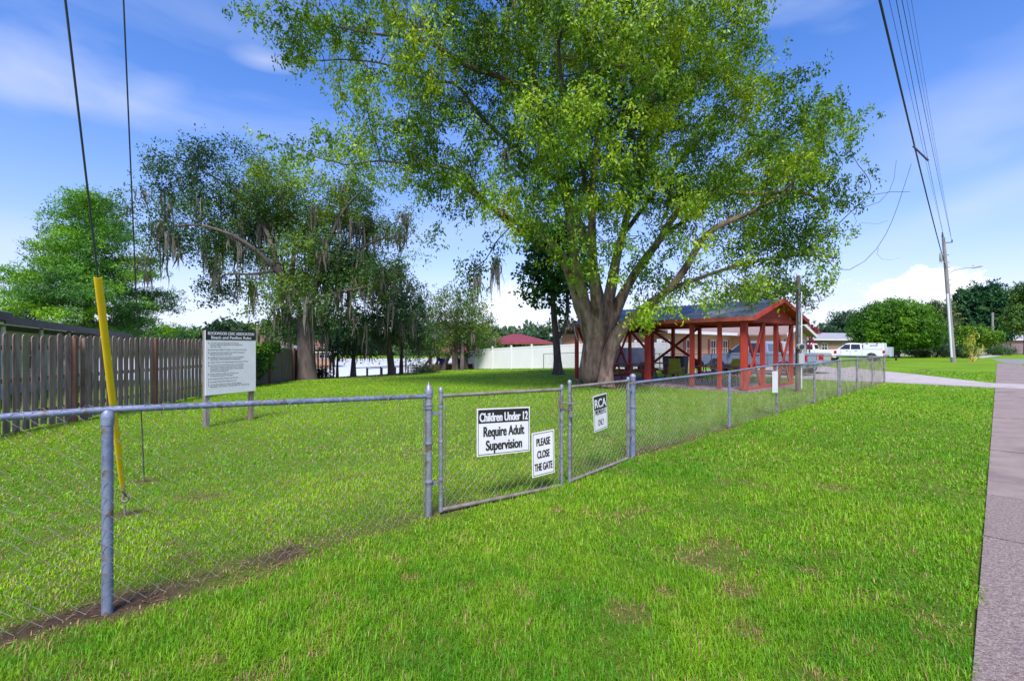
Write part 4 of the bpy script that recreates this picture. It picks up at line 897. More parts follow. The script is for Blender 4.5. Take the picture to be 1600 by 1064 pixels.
# ================================================================== CHAIN LINK FENCE
D0 = Vector((.7196, .6944, 0)).normalized()
O2 = Vector((-.805, 4.64, 0))                        # gate terminal post by the left leaf
def FP(s, z=0., off=0.): q = O2 + D0*s; return Vector((q.x + V[0]*off, q.y + V[1]*off, z))
def chainlink(mb, p0, p1, z0a, z1a, z0b, z1b, pitch=.098, vp=.098, r=.0021, skew=0.0, sag=None):
    """woven wire between p0 and p1: interlocked zigzag wires from z0 to z1"""
    p0, p1 = Vector(p0), Vector(p1); Ln = (p1-p0).length; d = (p1-p0)/Ln; nrm = Vector((d.y, -d.x, 0)); n = int(Ln/(pitch/2)); pt = Ln/n
    n -= 1
    for i in range(0, n+1):
        s0 = i*pt; f = s0/Ln; za = z0a*(1-f)+z0b*f; zb = z1a*(1-f)+z1b*f
        k = max(2, int(round((zb-za)/(vp/2)))); dzz = (zb-za)/k
        pts = []
        for j in range(k+1):
            side = (i + j) % 2
            s = s0 + side*pt + .010*math.sin(i*1.9+j*.35) + skew*j; w = (.003 if side else -.003) + .008*math.sin(s*2.3+j*.2)
            s = min(max(s, 0), Ln)
            pts.append(p0+d*s+nrm*w+Vector((0, 0, za+j*dzz)))
        mb.tube(pts, r, n=3, caps=False)
def cap_dome(mb, p, r, h, n=12): mb.lathe(p, [(r*1.15, -.03), (r*1.18, 0), (r*1.0, h*.35), (r*.6, h*.8), (r*.12, h)], n)
def cap_spike(mb, p, r): mb.lathe(p, [(r*1.12, -.05), (r*1.15, 0), (r*.95, .012), (r*1.02, .016), (r*.45, .05), (r*.08, .075)], 12)
def fence_post(root, p, h, r, spike=False, m='galv', cap=True):
    mb = MB(); z = gz(p.x, p.y); mb.tube([(p.x, p.y, z-.15), (p.x, p.y, h*.5), (p.x, p.y, h)], r, n=14)
    o = mb.build('post', M[m], root, smooth=True)
    if cap:
        c = MB(); (cap_spike(c, (p.x, p.y, h), r) if spike else cap_dome(c, (p.x, p.y, h), r, .03)); c.build('post_cap', M['galv'], o, smooth=True)
    return o
def band_ring(mb, p, z, r, lug=None):
    mb.lathe((p.x, p.y, z), [(r*1.18, -.012), (r*1.22, 0), (r*1.18, .012)], 12)
    if lug is not None: mb.bar((p.x, p.y, z), (p.x+lug.x*.06, p.y+lug.y*.06, z), .012, .02)

zL = lambda s: 1.165 + (1.255-1.165)*min(1, -s/2.38) if s < 0 else 1.165
# left run
FL = empty('chain_link_fence', FP(-2.38), 'chain link fence section left of the double gate with blue grey top rail', 'fence', 'chain link fence runs')
fence_post(FL, FP(-2.38), 1.225, .030, m='galv_blue', cap=False); fence_post(FL, FP(-5.4), 1.24, .03, m='galv_blue', cap=False)
for s_ in (-2.38, -5.4): MB().lathe(FP(s_, 1.225), [(.034, -.06), (.036, -.01), (.034, .02), (.022, .035)], 12).build('loop_cap', M['galv_blue'], FL, smooth=True)
po = fence_post(FL, FP(0), 1.235, .034, spike=True)
mb = MB(); mb.tube([FP(-9.0, 1.26), FP(-5.4, 1.26), FP(-2.38, 1.262), FP(-1.2, 1.218), FP(-.02, 1.172)], .0215, n=12); mb.build('top_rail', M['galv_blue'], FL, smooth=True)
for z_ in (1.17, 1.09, 1.06, .72, .35): mb = MB(); band_ring(mb, FP(0), z_, .035, -D0); mb.build('tension_band', M['galv'], FL)
mb = MB(); mb.bar(FP(-.055, .08), FP(-.055, 1.14), .012, .004); mb.build('tension_bar', M['rust'], FL)
mb = MB(); chainlink(mb, FP(-7.5, 0, -.022), FP(-2.38, 0, -.022), .03, 1.30, .035, 1.30, r=.0019); chainlink(mb, FP(-2.38, 0, -.022), FP(-.06, 0, -.022), .035, 1.30, .03, 1.21, r=.0018); mb.build('wire_mesh', M['wire_dark'], FL)
mb = MB()
for s in (-6.9, -6.2, -4.6, -3.9, -3.2, -2.75, -2.1, -1.75, -1.3, -.9, -.45): mb.lathe(FP(s, 1.262 if s < -2.38 else 1.172+(-s/2.38)*.09), [(.0245, -.003), (.026, 0), (.0245, .003)], 8) if False else mb.tube([FP(s, (1.262 if s < -2.38 else 1.172+(-s/2.38)*.09)-.05, .012), FP(s-.004, (1.262 if s < -2.38 else 1.172+(-s/2.38)*.09)-.01, .026), FP(s, (1.262 if s < -2.38 else 1.172+(-s/2.38)*.09)+.026, 0), FP(s+.004, (1.262 if s < -2.38 else 1.172+(-s/2.38)*.09)-.01, -.026), FP(s, (1.262 if s < -2.38 else 1.172+(-s/2.38)*.09)-.05, -.012)], .0022, n=4)
mb.build('tie_wire', M['wire'], FL)

# right run
FR = empty('chain_link_fence', FP(3.62), 'long chain link fence section running from the double gate to the driveway', 'fence', 'chain link fence runs')
fence_post(FR, FP(3.62), 1.215, .040, m='galv_blue')
ss = [7.17, 10.0, 13.2, 16.0, 18.75, 21.6, 24.35]; zr = {3.62: 1.10, 7.17: 1.13, 10.0: 1.20, 13.2: 1.12, 16.0: 1.17, 18.75: 1.16, 21.6: 1.16, 24.35: 1.18}
for s in ss[:-1]: fence_post(FR, FP(s), zr[s]-.01, .028, m='galv_blue' if s < 10 else 'galv', cap=False)
fence_post(FR, FP(ss[-1]), 1.24, .035); fence_post(FR, FP(16.22), 1.2, .03)
allS = [3.62]+ss
mb = MB(); mb.tube([FP(s, zr[s]+.005) for s in allS], .0205, n=10); mb.build('top_rail', M['galv_blue'], FR, smooth=True)
for z_ in (1.10, .75, .42): mb = MB(); band_ring(mb, FP(3.62), z_, .041, D0); mb.build('tension_band', M['galv'], FR)
mb = MB(); mb.bar(FP(3.69, .08), FP(3.69, 1.1), .012, .004); mb.build('tension_bar', M['rust'], FR)
mb = MB()
for a_, b_ in zip(allS[:-1], allS[1:]):
    far = a_ > 12; chainlink(mb, FP(a_+.02), FP(b_-.01), .03, zr[a_]+.02, .03, zr[b_]+.02, r=.0029 if a_ < 8 else .0032, pitch=.088 if a_ < 10 else .105, vp=.085 if a_ < 10 else .1)
mb.build('wire_mesh', M['wire'], FR)

# return run towards the lake at the driveway side
C0 = FP(24.35); nV = Vector((V[0], V[1], 0))
FB = empty('chain_link_fence', C0 + nV*1.0, 'low chain link fence running back beside the driveway behind the pavilion', 'fence', 'chain link fence runs')
bp_ = [C0 + nV*t for t in (1.0, 4.4, 7.8, 11.0, 14.2, 17.4, 20.6)]
for p in bp_:
    z = gz(p.x, p.y); q = MB(); q.tube([(p.x, p.y, z-.1), (p.x, p.y, z+1.16)], .028, n=8); q.build('post', M['galv'], FB, smooth=True)
rail = [Vector((C0.x, C0.y, 1.17))]+[Vector((p.x, p.y, gz(p.x, p.y)+1.17)) for p in bp_]
mb = MB(); mb.tube(rail, .02, n=8); mb.build('top_rail', M['galv'], FB, smooth=True)
mb = MB()
for a_, b_ in zip(rail[:-1], rail[1:]):
    za, zb = gz(a_.x, a_.y), gz(b_.x, b_.y); chainlink(mb, (a_.x, a_.y, 0), (b_.x, b_.y, 0), za+.03, a_.z, zb+.03, b_.z, pitch=.14, vp=.12, r=.002)
mb.build('wire_mesh', M['wire'], FB)

# double gate: two leaves bowing slightly towards the street
def gate_leaf(label, A, B_, hingeA, skew):
    A, B_ = Vector((*A, 0)), Vector((*B_, 0)); d = (B_-A).normalized()
    root = empty('gate_leaf', A, label, 'gate', 'leaves of the double gate')
    h = 1.235; zt = 1.165
    for p, hh, bot in ((A, h, .03), (B_, 1.185, -.02)):
        mb = MB(); mb.tube([(p.x, p.y, bot), (p.x, p.y, hh)], .021, n=12); cap_dome(mb, (p.x, p.y, hh), .021, .02); mb.build('frame_stile', M['galv'], root, smooth=True)
    mb = MB(); mb.tube([(A.x, A.y, zt), (B_.x, B_.y, zt-.02)], .019, n=12); mb.build('top_rail', M['rust'], root, smooth=True)
    mb = MB(); mb.tube([(A.x, A.y, .045), (B_.x, B_.y, .012)], .021, n=10); mb.build('bottom_rail', M['rust'], root, smooth=True)
    mb = MB(); chainlink(mb, A+d*.05, B_-d*.05, .05, zt+.02, .03, zt, r=.0024, skew=skew); mb.build('wire_mesh', M['wire'], root)
    for p, hh in ((A, (.35, .72, 1.06)), (B_, (.35, .72, 1.02))):
        for z in hh: mb = MB(); band_ring(mb, p, z, .022); mb.build('tension_band', M['galv'], root)
    q = FP(0) if hingeA else FP(3.62)
    hp = A if hingeA else B_
    for z in (.32, 1.00): MB().bar((q.x, q.y, z), (hp.x, hp.y, z), .02, .028).build('hinge', M['galv'], root)
    for p, sg in ((A, 1), (B_, -1)): MB().bar(p+d*.05*sg+Vector((0, 0, .07)), p+d*.05*sg+Vector((0, 0, 1.14)), .013, .004).build('tension_bar', M['rust'], root)
    return root
GA, GB, GC, GD = (-.70, 4.72), (.585, 5.66), (.685, 5.72), (1.70, 7.03)
gl = gate_leaf('left leaf of the double gate carrying two white notices', GA, GB, True, 0)
gr = gate_leaf('right leaf of the double gate carrying one narrow notice', GC, GD, False, 0)
mb = MB(); c = Vector((.635, 5.69, .93))
for q in range(9):
    t = q/8; e = Vector((.585+.11*t, 5.655+.06*t-.02, .96-.06*math.sin(t*3.14)))
    mb.tube([e+Vector((-.012, 0, .008)), e+Vector((0, -.008, .014)), e+Vector((.012, 0, .008)), e+Vector((.012, 0, -.008)), e+Vector((0, .006, -.014)), e+Vector((-.012, 0, -.008)), e+Vector((-.012, 0, .008))], .0045, n=5)
mb.tube([(.57, 5.62, .99), (.74, 5.70, .965), (.77, 5.69, 1.0)], .009, n=6); mb.box((.70, 5.675, .85), (.05, .025, .06), .6); mb.box((.575, 5.63, .965), (.03, .03, .09), .6)
tag(mb.build('latch_chain', M['rust'], None, smooth=False), 'rusty latch chain and padlock joining the two gate leaves', 'chain')

# notices wired on the gate
def notice(name, label, P0, P1, t0, t1, zt0, zt1, h, lines, header=None, rot=0., frame=True, zb=None, group='notices wired on the gate'):
    P0, P1 = Vector((*P0, 0)), Vector((*P1, 0)); d = (P1-P0).normalized(); Ln = (P1-P0).length
    nn = Vector((d.y, -d.x, 0)); nn = nn if nn.dot(-P0) > 0 else -nn
    c = P0+d*(Ln*(t0+t1)/2)+nn*.028; w = Ln*(t1-t0); cz = (zt0+zt1)/2-h/2
    ca, sa = math.cos(R(rot)), math.sin(R(rot)); X = d*ca+Vector((0, 0, 1))*sa; Y_ = -d*sa+Vector((0, 0, 1))*ca
    sh = Vector((0, 0, (zt1-zt0)/w)); X = (X+sh).normalized()
    C_ = Vector((c.x, c.y, cz)); root = empty(name, C_, label, 'sign', group)
    def quad(mb, x0, x1, y0, y1, o): mb.poly([C_+X*x0+Y_*y0+nn*o, C_+X*x1+Y_*y0+nn*o, C_+X*x1+Y_*y1+nn*o, C_+X*x0+Y_*y1+nn*o])
    mb = MB(); mb.prism([C_+X*a_+Y_*b_-nn*.002 for a_, b_ in ((-w/2, -h/2), (w/2, -h/2), (w/2, h/2), (-w/2, h/2))], nn*.004); mb.build('panel', M['white_paint'], root)
    k = MB(); e = .014; b_ = .006; top = h/2-e
    for q in ((-w/2+e, w/2-e, h/2-e-b_, h/2-e), (-w/2+e, w/2-e, -h/2+e, -h/2+e+b_), (-w/2+e, -w/2+e+b_, -h/2+e+b_, h/2-e-b_), (w/2-e-b_, w/2-e, -h/2+e+b_, h/2-e-b_)): quad(k, *q, .0035)
    if header:
        quad(k, -w/2+e+b_, w/2-e-b_, h/2-e-b_-header[1], h/2-e-b_, .0035)
    k.build('border', M['black_paint'], root)
    if header:
        q = MB(); text_into(q, header[0], C_+Y_*(h/2-e-b_-header[1]*.86)+nn*.002, X, Y_, width=w-.065, height=header[1]*.68, bold=.035, nrm_off=.0035); q.build('heading', M['white_paint'], root)
    q = MB()
    for txt, y, hh, ww in lines: text_into(q, txt, C_+Y_*y, X, Y_, width=ww, height=hh, bold=.03 if hh > .082 else .012, nrm_off=.0040)
    q.build('lettering', M['black_paint'], root)
    for a_, b2 in ((-w/2+.02, h/2-.02), (w/2-.02, h/2-.02), (w/2-.02, -h/2+.02), (-w/2+.02, -h/2+.02)):
        p = C_+X*a_+Y_*b2; MB().tube([p-nn*.03, p+nn*.008], .005, n=6).build('wire_tie', M['rust'], root)
    return root
notice('gate_notice', 'wide white notice with black Children Under 12 heading on the left gate leaf', GA, GB, .25, .685, 1.012, .982, .495,
       [('Require Adult', -.045, .105, .53), ('Supervision', -.19, .105, .47)], header=('Children Under 12', .135))
notice('gate_notice', 'upright white notice reading PLEASE CLOSE THE GATE on the left gate leaf', GA, GB, .705, .912, .685, .692, .50,
       [('PLEASE', .095, .085, .20), ('CLOSE', -.045, .085, .18), ('THE GATE', -.185, .085, .26)], rot=1)
notice('gate_notice', 'narrow tilted notice headed RCA on the right gate leaf', GC, GD, .33, .56, 1.03, 1.015, .47,
       [('MEMBERS', -.02, .08, .29), ('ONLY', -.165, .08, .16)], header=('RCA', .165), rot=5)
mb = MB(); a_ = FP(9.75, .80, -.05)
mb.prism([FP(9.55, .56, -.04), FP(9.93, .53, -.04), FP(9.93, 1.05, -.04), FP(9.55, 1.06, -.04)], (.003, -.004, 0))
tag(mb.build('blank_placard', M['white_paint'], None), 'small blank white placard wired on the long fence near the pavilion', 'sign')

# ------------------------------------------------------------------ rules board
A, B_ = G(322, 667), G(392, 656)
d = (B_-A).normalized(); d.z = 0; nn = Vector((d.y, -d.x, 0)); nn = nn if nn.dot(-A) > 0 else -nn
root = empty('rules_board', (A+B_)/2, 'white rules board with black heading on two grey posts', 'sign')
for p, m_ in ((A, 'sign_post'), (B_, 'grey_wood')):
    MB().box((p.x, p.y, .88), (.09, .09, 2.16), math.atan2(d.y, d.x)).build('post', M[m_], root, bevel=.006)
wB = (B_-A).length+.13; C_ = (A+B_)/2+nn*.055; C_.z = (1.975+.65)/2; hB = 1.325
mb = MB(); mb.prism([C_+d*a_+Vector((0, 0, b_)) for a_, b_ in ((-wB/2, -hB/2), (wB/2, -hB/2), (wB/2, hB/2), (-wB/2, hB/2))], nn*.018); mb.build('panel', M['white_paint'], root)
F_ = C_+nn*.018; Z = Vector((0, 0, 1))
mb = MB(); q = lambda x, z, o=.003: F_+d*x+Z*z+nn*o
mb.poly([q(-wB/2, hB/2-.20), q(wB/2, hB/2-.20), q(wB/2, hB/2), q(-wB/2, hB/2)]); mb.build('heading_band', M['black_paint'], root)
mb = MB(); text_into(mb, 'ROCKWOOD CIVIC ASSOCIATION', q(0, hB/2-.093, .002), d, Z, width=wB-.10, height=.062, bold=.045, nrm_off=.004)
text_into(mb, 'Beach and Pavilion Rules', q(0, hB/2-.175, .002), d, Z, width=wB-.24, height=.06, bold=.045, nrm_off=.004); mb.build('heading', M['white_paint'], root)
mb = MB(); x0 = -wB/2+.10; y = hB/2-.27
items = [['This Area Property Of Rockwood Civic Area Use', 'Restricted to Members Of ROCKWOOD CIVIC ASSOCIATION', 'And Their Guests'], ['Pavilion Hours: 8:00am To 10:00pm Or Arrangement By Request'], ['Gate Must Be Locked Closed Or Responsible For Damage Of', 'Persons And Property. Not Present.'],
         ['Pets Must Remain Supervised Under Control And Leashed', 'Inside Facility. CLEAN UP AFTER PETS IS REQUIRED'], ['Vehicles: Allowed Only When Using Boats And Equipment Thereof'],
         ['No Consuming Of Food Or Drinks Under The Boat Shelters', 'When There Is Danger To Community Lakefront. Persons', 'Responsible To Clean The Area Before Leaving Premises', 'Board Can Not Be Responsible'], ['Number Of Guests And Members Of The Party Not', 'To Exceed The Capacity Of The Beach'],
         ['No Alcohol Or Glass Containers Are Permitted'], ['Swimming Is Allowed From 8:00am To Sunset'], ['Contact Board: Member Services, Boating, Lighting', '                        Facility, Security, Cleaning Or Grounds']]
for it in items:
    mb.box(q(x0-.035, y+.008, .003), (.016, .004, .016), math.atan2(d.y, d.x))
    for ln in it:
        text_into(mb, ln, q(x0, y, .002), d, Z, height=.023, bold=.01, align='L', mx=None if len(ln) < 20 else .9, width=min(wB-.17, len(ln)*.0142), nrm_off=.003); y -= .040
    y -= .020
mb.build('lettering', M['black_paint'], root)

# ------------------------------------------------------------------ picket fence of the neighbour, then the solid board fence
def picket(mb, p, ax, z0, z1, w, th):
    r = .018; x = w/2; pts = [(-x, z0), (x, z0), (x, z1-.05), (x*.62, z1-.008), (0, z1), (-x*.62, z1-.008), (-x, z1-.05)]
    nn = Vector((-ax.y, ax.x, 0)); mb.prism([Vector((p.x, p.y, 0))+ax*a+Vector((0, 0, b)) - nn*th/2 for a, b in pts], nn*th)
rg = np.random.default_rng(17)
pA, pB = Vector((-9.2, 6.2, 0)), Vector((-10.15, 16.2, 0)); ax = (pB-pA).normalized(); nP = Vector((ax.y, -ax.x, 0))
PF = empty('picket_fence', pA, 'weathered grey picket fence with rounded tops and gaps on the left', 'fence')
mb = MB(); Ln = (pB-pA).length; s = 0
while s < Ln:
    p = pA+ax*s; f = s/Ln; top = 1.885-.02*f+rg.normal(0, .018); picket(mb, p+nP*.03, ax.copy(), .03+rg.normal(0, .015), top, .148+rg.normal(0, .007), .02); s += .197+rg.normal(0, .004)
mb.build('picket_panel', M['grey_wood'], PF, bevel=0)
for z in (.35, 1.0, 1.62): MB().bar((pA.x-.02, pA.y, z), (pB.x-.02, pB.y, z), .04, .085).build('rail', M['grey_wood'], PF)
for s_, m_ in ((-.1, 'post_wood'), (2.45, 'post_wood'), (4.28, 'post_wood'), (4.55, 'grey_wood'), (7.0, 'post_wood'), (9.9, 'post_wood')):
    p = pA+ax*s_; MB().box((p.x+nP.x*.07, p.y+nP.y*.07, .90), (.095, .095, 1.86), .1).build('post', M[m_], PF, bevel=.008)
qA, qB, qC = Vector((-10.2, 16.4, 0)), Vector((-11.15, 22.0, 0)), Vector((-13.5, 33.0, 0))
BF = empty('board_fence', qA, 'solid dark brown board fence partly covered by a vine', 'fence')
mb = MB(); pr = qA
for a_, b_ in ((qA, qB), (qB, qC)):
    ax2 = (b_-a_).normalized(); Ln = (b_-a_).length; s = 0
    while s < Ln:
        p = a_+ax2*s; zz = gz(p.x, p.y); mb.box((p.x, p.y, zz+.86+rg.normal(0, .008)), (.022, .142, 1.72), math.atan2(ax2.y, ax2.x)-math.pi/2); s += .15
mb.build('board_panel', M['solid_fence'], BF)
for p in (qA, qA.lerp(qB, .45), qB, qB.lerp(qC, .4), qB.lerp(qC, .8)):
    MB().box((p.x+.07, p.y, gz(p.x, p.y)+.85), (.1, .1, 1.8), 0).build('post', M['post_wood'], BF)
vt = []
for k in range(230):
    s = rg.beta(2, 2); p = (qA+Vector((-.2, 1.5, 0))).lerp(qB+Vector((0, .8, 0)), s); z = 1.72-abs(rg.normal(0, .45))*(1.2 if .25 < s < .75 else .35); vt.append((p.x+.10+rg.normal(0, .05), p.y, max(.2, z)+rg.normal(0, .05)))
vr = empty('climbing_vine', (vt[0][0], vt[0][1], 0), 'bright green vine hanging over the dark board fence behind the rules board', 'plant')
mb = MB(); c1 = qA.lerp(qB, .5); mb.tube([(c1.x+.1, c1.y, 0), (c1.x+.12, c1.y+.1, .8), (c1.x+.1, c1.y-.1, 1.7), (c1.x+.1, c1.y+.9, 1.75)], .02, n=5); mb.tube([(c1.x+.1, c1.y-.1, 1.65), (c1.x+.1, c1.y-1.4, 1.72)], .014, n=5); mb.build('stem', M['bark_dark'], vr)
leaves_mesh('foliage', np.array(vt), 14, .10, .12, .09, ((.03, .09, .012), (.07, .17, .015), (.12, .24, .02)), M['leaf'], vr, rg, .6, 9, .5)

# ------------------------------------------------------------------ guy wires with the yellow guard
def guy(name, label, base, top, guard=None, anchor=True, r=.0065, grp='guy wires on the left'):
    base, top = Vector(base), Vector(top); d = (top-base).normalized()
    root = empty(name, base, label, 'guy wire', grp)
    MB().tube([base+d*.28, base+d*4, base+d*8, top], r, n=6).build('strand', M['guy'], root)
    mb = MB(); z0 = Vector((base.x, base.y, gz(base.x, base.y)-.1))
    mb.tube([z0, base+d*.10], .010, n=8)
    if anchor:
        ctr = base+Vector((0, 0, .13)); rr = .036
        ring = [ctr+Vector((math.cos(t)*rr*.9, math.sin(t)*.008, math.sin(t)*rr*.8)) for t in np.linspace(0, 2*math.pi, 13)]
        mb.tube(ring, .010, n=8); mb.tube([ctr+Vector((0, 0, rr*.7)), base+d*.30, base+d*.42], [.011, .014, .010], n=8); mb.tube([base+d*.24+Vector((.012, 0, 0)), base+d*.5+Vector((.006, 0, 0))], .007, n=6)
        mb.box(base+d*.34, (.045, .03, .018), .4)
    else: mb.tube([base, base+d*.9], .009, n=6)
    mb.build('anchor_rod', M['rust'], root, smooth=True)
    if guard:
        # half pipe shell round the strand
        a0, b0_ = base+d*guard[0], base+d*guard[1]; tow = (Vector((0, 0, 1.4))-a0).normalized(); sx = d.cross(tow).normalized(); fy = sx.cross(d).normalized()
        if fy.dot(-a0) < 0: fy = -fy
        mb = MB(); n = 10; th = .0025
        for ra, rb in ((.0225, .0255),):
            rows = []
            for e, sc in ((a0, .72), (a0.lerp(b0_, .12), .9), (a0.lerp(b0_, .5), 1), (b0_, 1)):
                rows.append(([e + (sx*math.cos(t)*rb + fy*math.sin(t)*rb*.75)*sc for t in np.linspace(-.35, math.pi+.35, n)], [e + (sx*math.cos(t)*ra + fy*math.sin(t)*ra*.7)*sc for t in np.linspace(-.35, math.pi+.35, n)]))
            bs = len(mb.v)
            for o_, i_ in rows: mb.v += [tuple(p) for p in o_]; mb.v += [tuple(p) for p in i_]
            for q_ in range(len(rows)-1):
                for j in range(n-1):
                    a1 = bs+q_*2*n+j; mb.f.append((a1, a1+1, a1+2*n+1, a1+2*n)); c1_ = a1+n; mb.f.append((c1_, c1_+2*n, c1_+2*n+1, c1_+1))
                for j in (0, n-1): a1 = bs+q_*2*n+j; mb.f.append((a1, a1+2*n, a1+3*n, a1+n))
            for q_ in (0, len(rows)-1):
                for j in range(n-1): a1 = bs+q_*2*n+j; mb.f.append((a1, a1+n, a1+n+1, a1+1))
        mb.build('guard', M['yellow'], root, smooth=True)
    return root
g1b = Vector((-3.80, 4.72, gz(-3.8, 4.72)+.03)); tt = 3.62; g1p = P(155, 433, tt); d1 = (g1p-g1b).normalized()
e1 = P(102, 0, 2.83); dd = (e1-g1b).normalized()
guy('guy_wire', 'guy wire sheathed in a yellow plastic guard above an eye anchor', g1b, g1b+dd*11.5, guard=(.30, (g1p-g1b).dot(dd)))
g2b = Vector((-4.545, 5.93, gz(-4.5, 5.9))); e2 = P(193, 0, 3.55); d2 = (e2-g2b).normalized()
guy('guy_wire', 'bare thin guy wire right of the yellow guard', g2b, g2b+d2*11.5, anchor=False, r=.0055)

# ------------------------------------------------------------------ pavilion
D_ = Vector((8.25, 17.05, 0)); eA = Vector((-.64, .768, 0)); eB = Vector((.768, .64, 0)); PW = 4.2; PL = 8.0
def PV(a, b, z=0.): q = D_+eA*a+eB*b; return Vector((q.x, q.y, z))
PR = empty('pavilion', PV(PL/2, PW/2), 'open red timber picnic pavilion with cross braced ends and ribbed metal roof', 'pavilion')
rz = math.atan2(eB.y, eB.x)
fl = MB(); fl.prism([PV(-.2, -.2, -.25), PV(PL+.2, -.2, -.25), PV(PL+.2, PW+.2, -.25), PV(-.2, PW+.2, -.25)], (0, 0, .31))
M['paver'] = mat('mauve brick pavers', (.28, .19, .22), .9, 0, (.20, .13, .16), 7, c3=(.36, .29, .31), s3=3)
fl.build('floor', M['paver'], PR)
EZ = 2.50
def post(a, b, w=.145, h=EZ): MB().box(PV(a, b, (h+.06)/2+.03), (w, w, h-.06), rz).build('post', M['red_paint'], PR, bevel=.008)
for a in (0, 2, 4, 6, 8): post(a, 0, .20 if a in (0, 4) else .15)
post(.9, 0, .13)
for b_ in (1.5, 2.7): post(0, b_); post(8, b_)
for a in (0, 2, 4, 5.4, 6.6, 8): post(a, PW, .14)
for b_ in (0, PW): MB().bar(PV(-.35, b_, EZ+.08), PV(PL+.35, b_, EZ+.08), .10, .20).build('beam', M['red_paint'], PR)
for a in (0, 2, 4, 6, 8): MB().bar(PV(a, .05, EZ+.07), PV(a, PW-.05, EZ+.07), .07, .16).build('beam', M['red_paint'], PR)
def brace(a0, b0_, z0, a1, b1, z1, off=0.): 
    MB().bar(PV(a0+off, b0_, z0), PV(a1+off, b1, z1), .05, .12).build('brace', M['red_paint'], PR)
for o_ in (0, 8):
    sg = -1 if o_ == 0 else 1
    for b0_, b1 in ((0, 1.5), (2.7, PW)):
        brace(o_, b0_+.05, .15, o_, b1-.05, EZ, .04*sg); brace(o_, b0_+.05, EZ, o_, b1-.05, .15, -.04*sg)
MB().bar(PV(4.1, PW, .9), PV(6.7, PW, EZ), .05, .12).build('brace', M['red_paint'], PR); MB().bar(PV(4.1, PW+.06, EZ), PV(6.7, PW+.06, .7), .05, .12).build('brace', M['red_paint'], PR)
MB().bar(PV(6.5, PW, 1.0), PV(8, PW, EZ), .05, .12).build('brace', M['red_paint'], PR)
for a_ in (-.02, 8.02): MB().bar(PV(a_, 0, .12), PV(a_, PW, .12), .07, .11).build('sill_rail', M['red_paint'], PR)
RZ = 3.33; ov = .36; ez = EZ+.19-.0
slope = (RZ-ez)/(PW/2)
for sd in (0, 1):   # roof sheets
    b_e, b_r = (-ov, PW/2) if sd == 0 else (PW+ov, PW/2); ze = ez - slope*ov + .05
    mb = MB(); a0, a1 = -.55, PL+.12; n = int((a1-a0)/.19)
    for k in range(n):
        x0 = a0+(a1-a0)*k/n; x1 = a0+(a1-a0)*(k+1)/n; xm = x0+.04
        prof = [(x0, 0), (x0+.012, .028), (x0+.034, .028), (x0+.046, 0), (x1, 0)]
        for (pa, ha), (pb, hb) in zip(prof[:-1], prof[1:]):
            mb.poly([PV(pa, b_e, ze+ha+.03), PV(pb, b_e, ze+hb+.03), PV(pb, b_r, RZ+.05+hb+.03), PV(pa, b_r, RZ+.05+ha+.03)])
    mb.build('roof_sheet', M['roof_metal'], PR)
    mb = MB(); mb.prism([PV(a0+.05, b_e, ze), PV(a0+.05, b_e, ze+.022), PV(a0+.05, b_r, RZ+.07), PV(a0+.05, b_r, RZ+.05)], tuple(eA*(a1-a0-.1))); mb.build('roof_deck', M['red_paint'], PR)
    for a_ in (a0+.02, a1-.02): MB().bar(PV(a_, b_e, ze-.01), PV(a_, b_r+(.0 if sd else 0), RZ+.035), .045, .16).build('barge_board', M['red_paint'], PR)
    MB().bar(PV(a0, b_e, ze-.03), PV(a1, b_e, ze-.03), .03, .15).build('eave_board', M['maroon_wood'], PR)
for a_ in (-.12, PL+.08):
    mb = MB(); mb.prism([PV(a_, -.25, ez-.05), PV(a_, PW+.25, ez-.05), PV(a_, PW/2, RZ+.02)], tuple(eA*.03)); mb.bar(PV(a_-.02, -.25, ez-.09), PV(a_-.02, PW+.25, ez-.09), .05, .16); mb.build('gable', M['red_paint'], PR)

# tables and chairs under the roof
def picnic(label, c, rzz, m_top, m_leg, metal=False):
    root = empty('picnic_table', Vector((c.x, c.y, .062)), label, 'picnic table', 'tables under the pavilion')
    L_ = 1.85
    def T(x, y, z): return (c.x+x*math.cos(rzz)-y*math.sin(rzz), c.y+x*math.sin(rzz)+y*math.cos(rzz), .062+z)
    mb = MB()
    for k in range(5): mb.bar(T(-L_/2, -.31+k*.155, .745), T(L_/2, -.31+k*.155, .745), .145, .038)
    mb.build('tabletop', M[m_top], root)
    for sg in (-1, 1):
        MB().bar(T(-L_/2, sg*.75, .44), T(L_/2, sg*.75, .44), .28, .038).build('bench_seat', M[m_top], root)
    for x in (-.62, .62):
        if metal:
            for sg in (-1, 1): MB().tube([T(x, sg*.1, .72), T(x, sg*.30, .05), T(x, sg*.34, .02), T(x, sg*.76, .02), T(x, sg*.80, .06), T(x, sg*.76, .42)], .022, n=8).build('leg', M[m_leg], root, smooth=True)
        else:
            for sg in (-1, 1): MB().bar(T(x, sg*.28, .72), T(x+.0, sg*.62, .0), .04, .09).build('leg', M[m_leg], root)
            mb = MB(); mb.bar(T(x+.045, -.82, .40), T(x+.045, .82, .40), .04, .09); mb.build('cross_beam', M[m_leg], root)
    return root
picnic('maroon wooden picnic table at the tree end of the pavilion', PV(6.0, 1.1), math.atan2(eA.y, eA.x), 'maroon_wood', 'maroon_wood')
picnic('dark wooden picnic table in the rear corner of the pavilion', PV(5.6, 3.4), math.atan2(eA.y, eA.x), 'maroon_wood', 'maroon_wood')
picnic('metal framed picnic table with dull red top near the front gable', PV(1.7, 1.6), math.atan2(eA.y, eA.x)+.1, 'maroon_wood', 'dark_plastic', True)
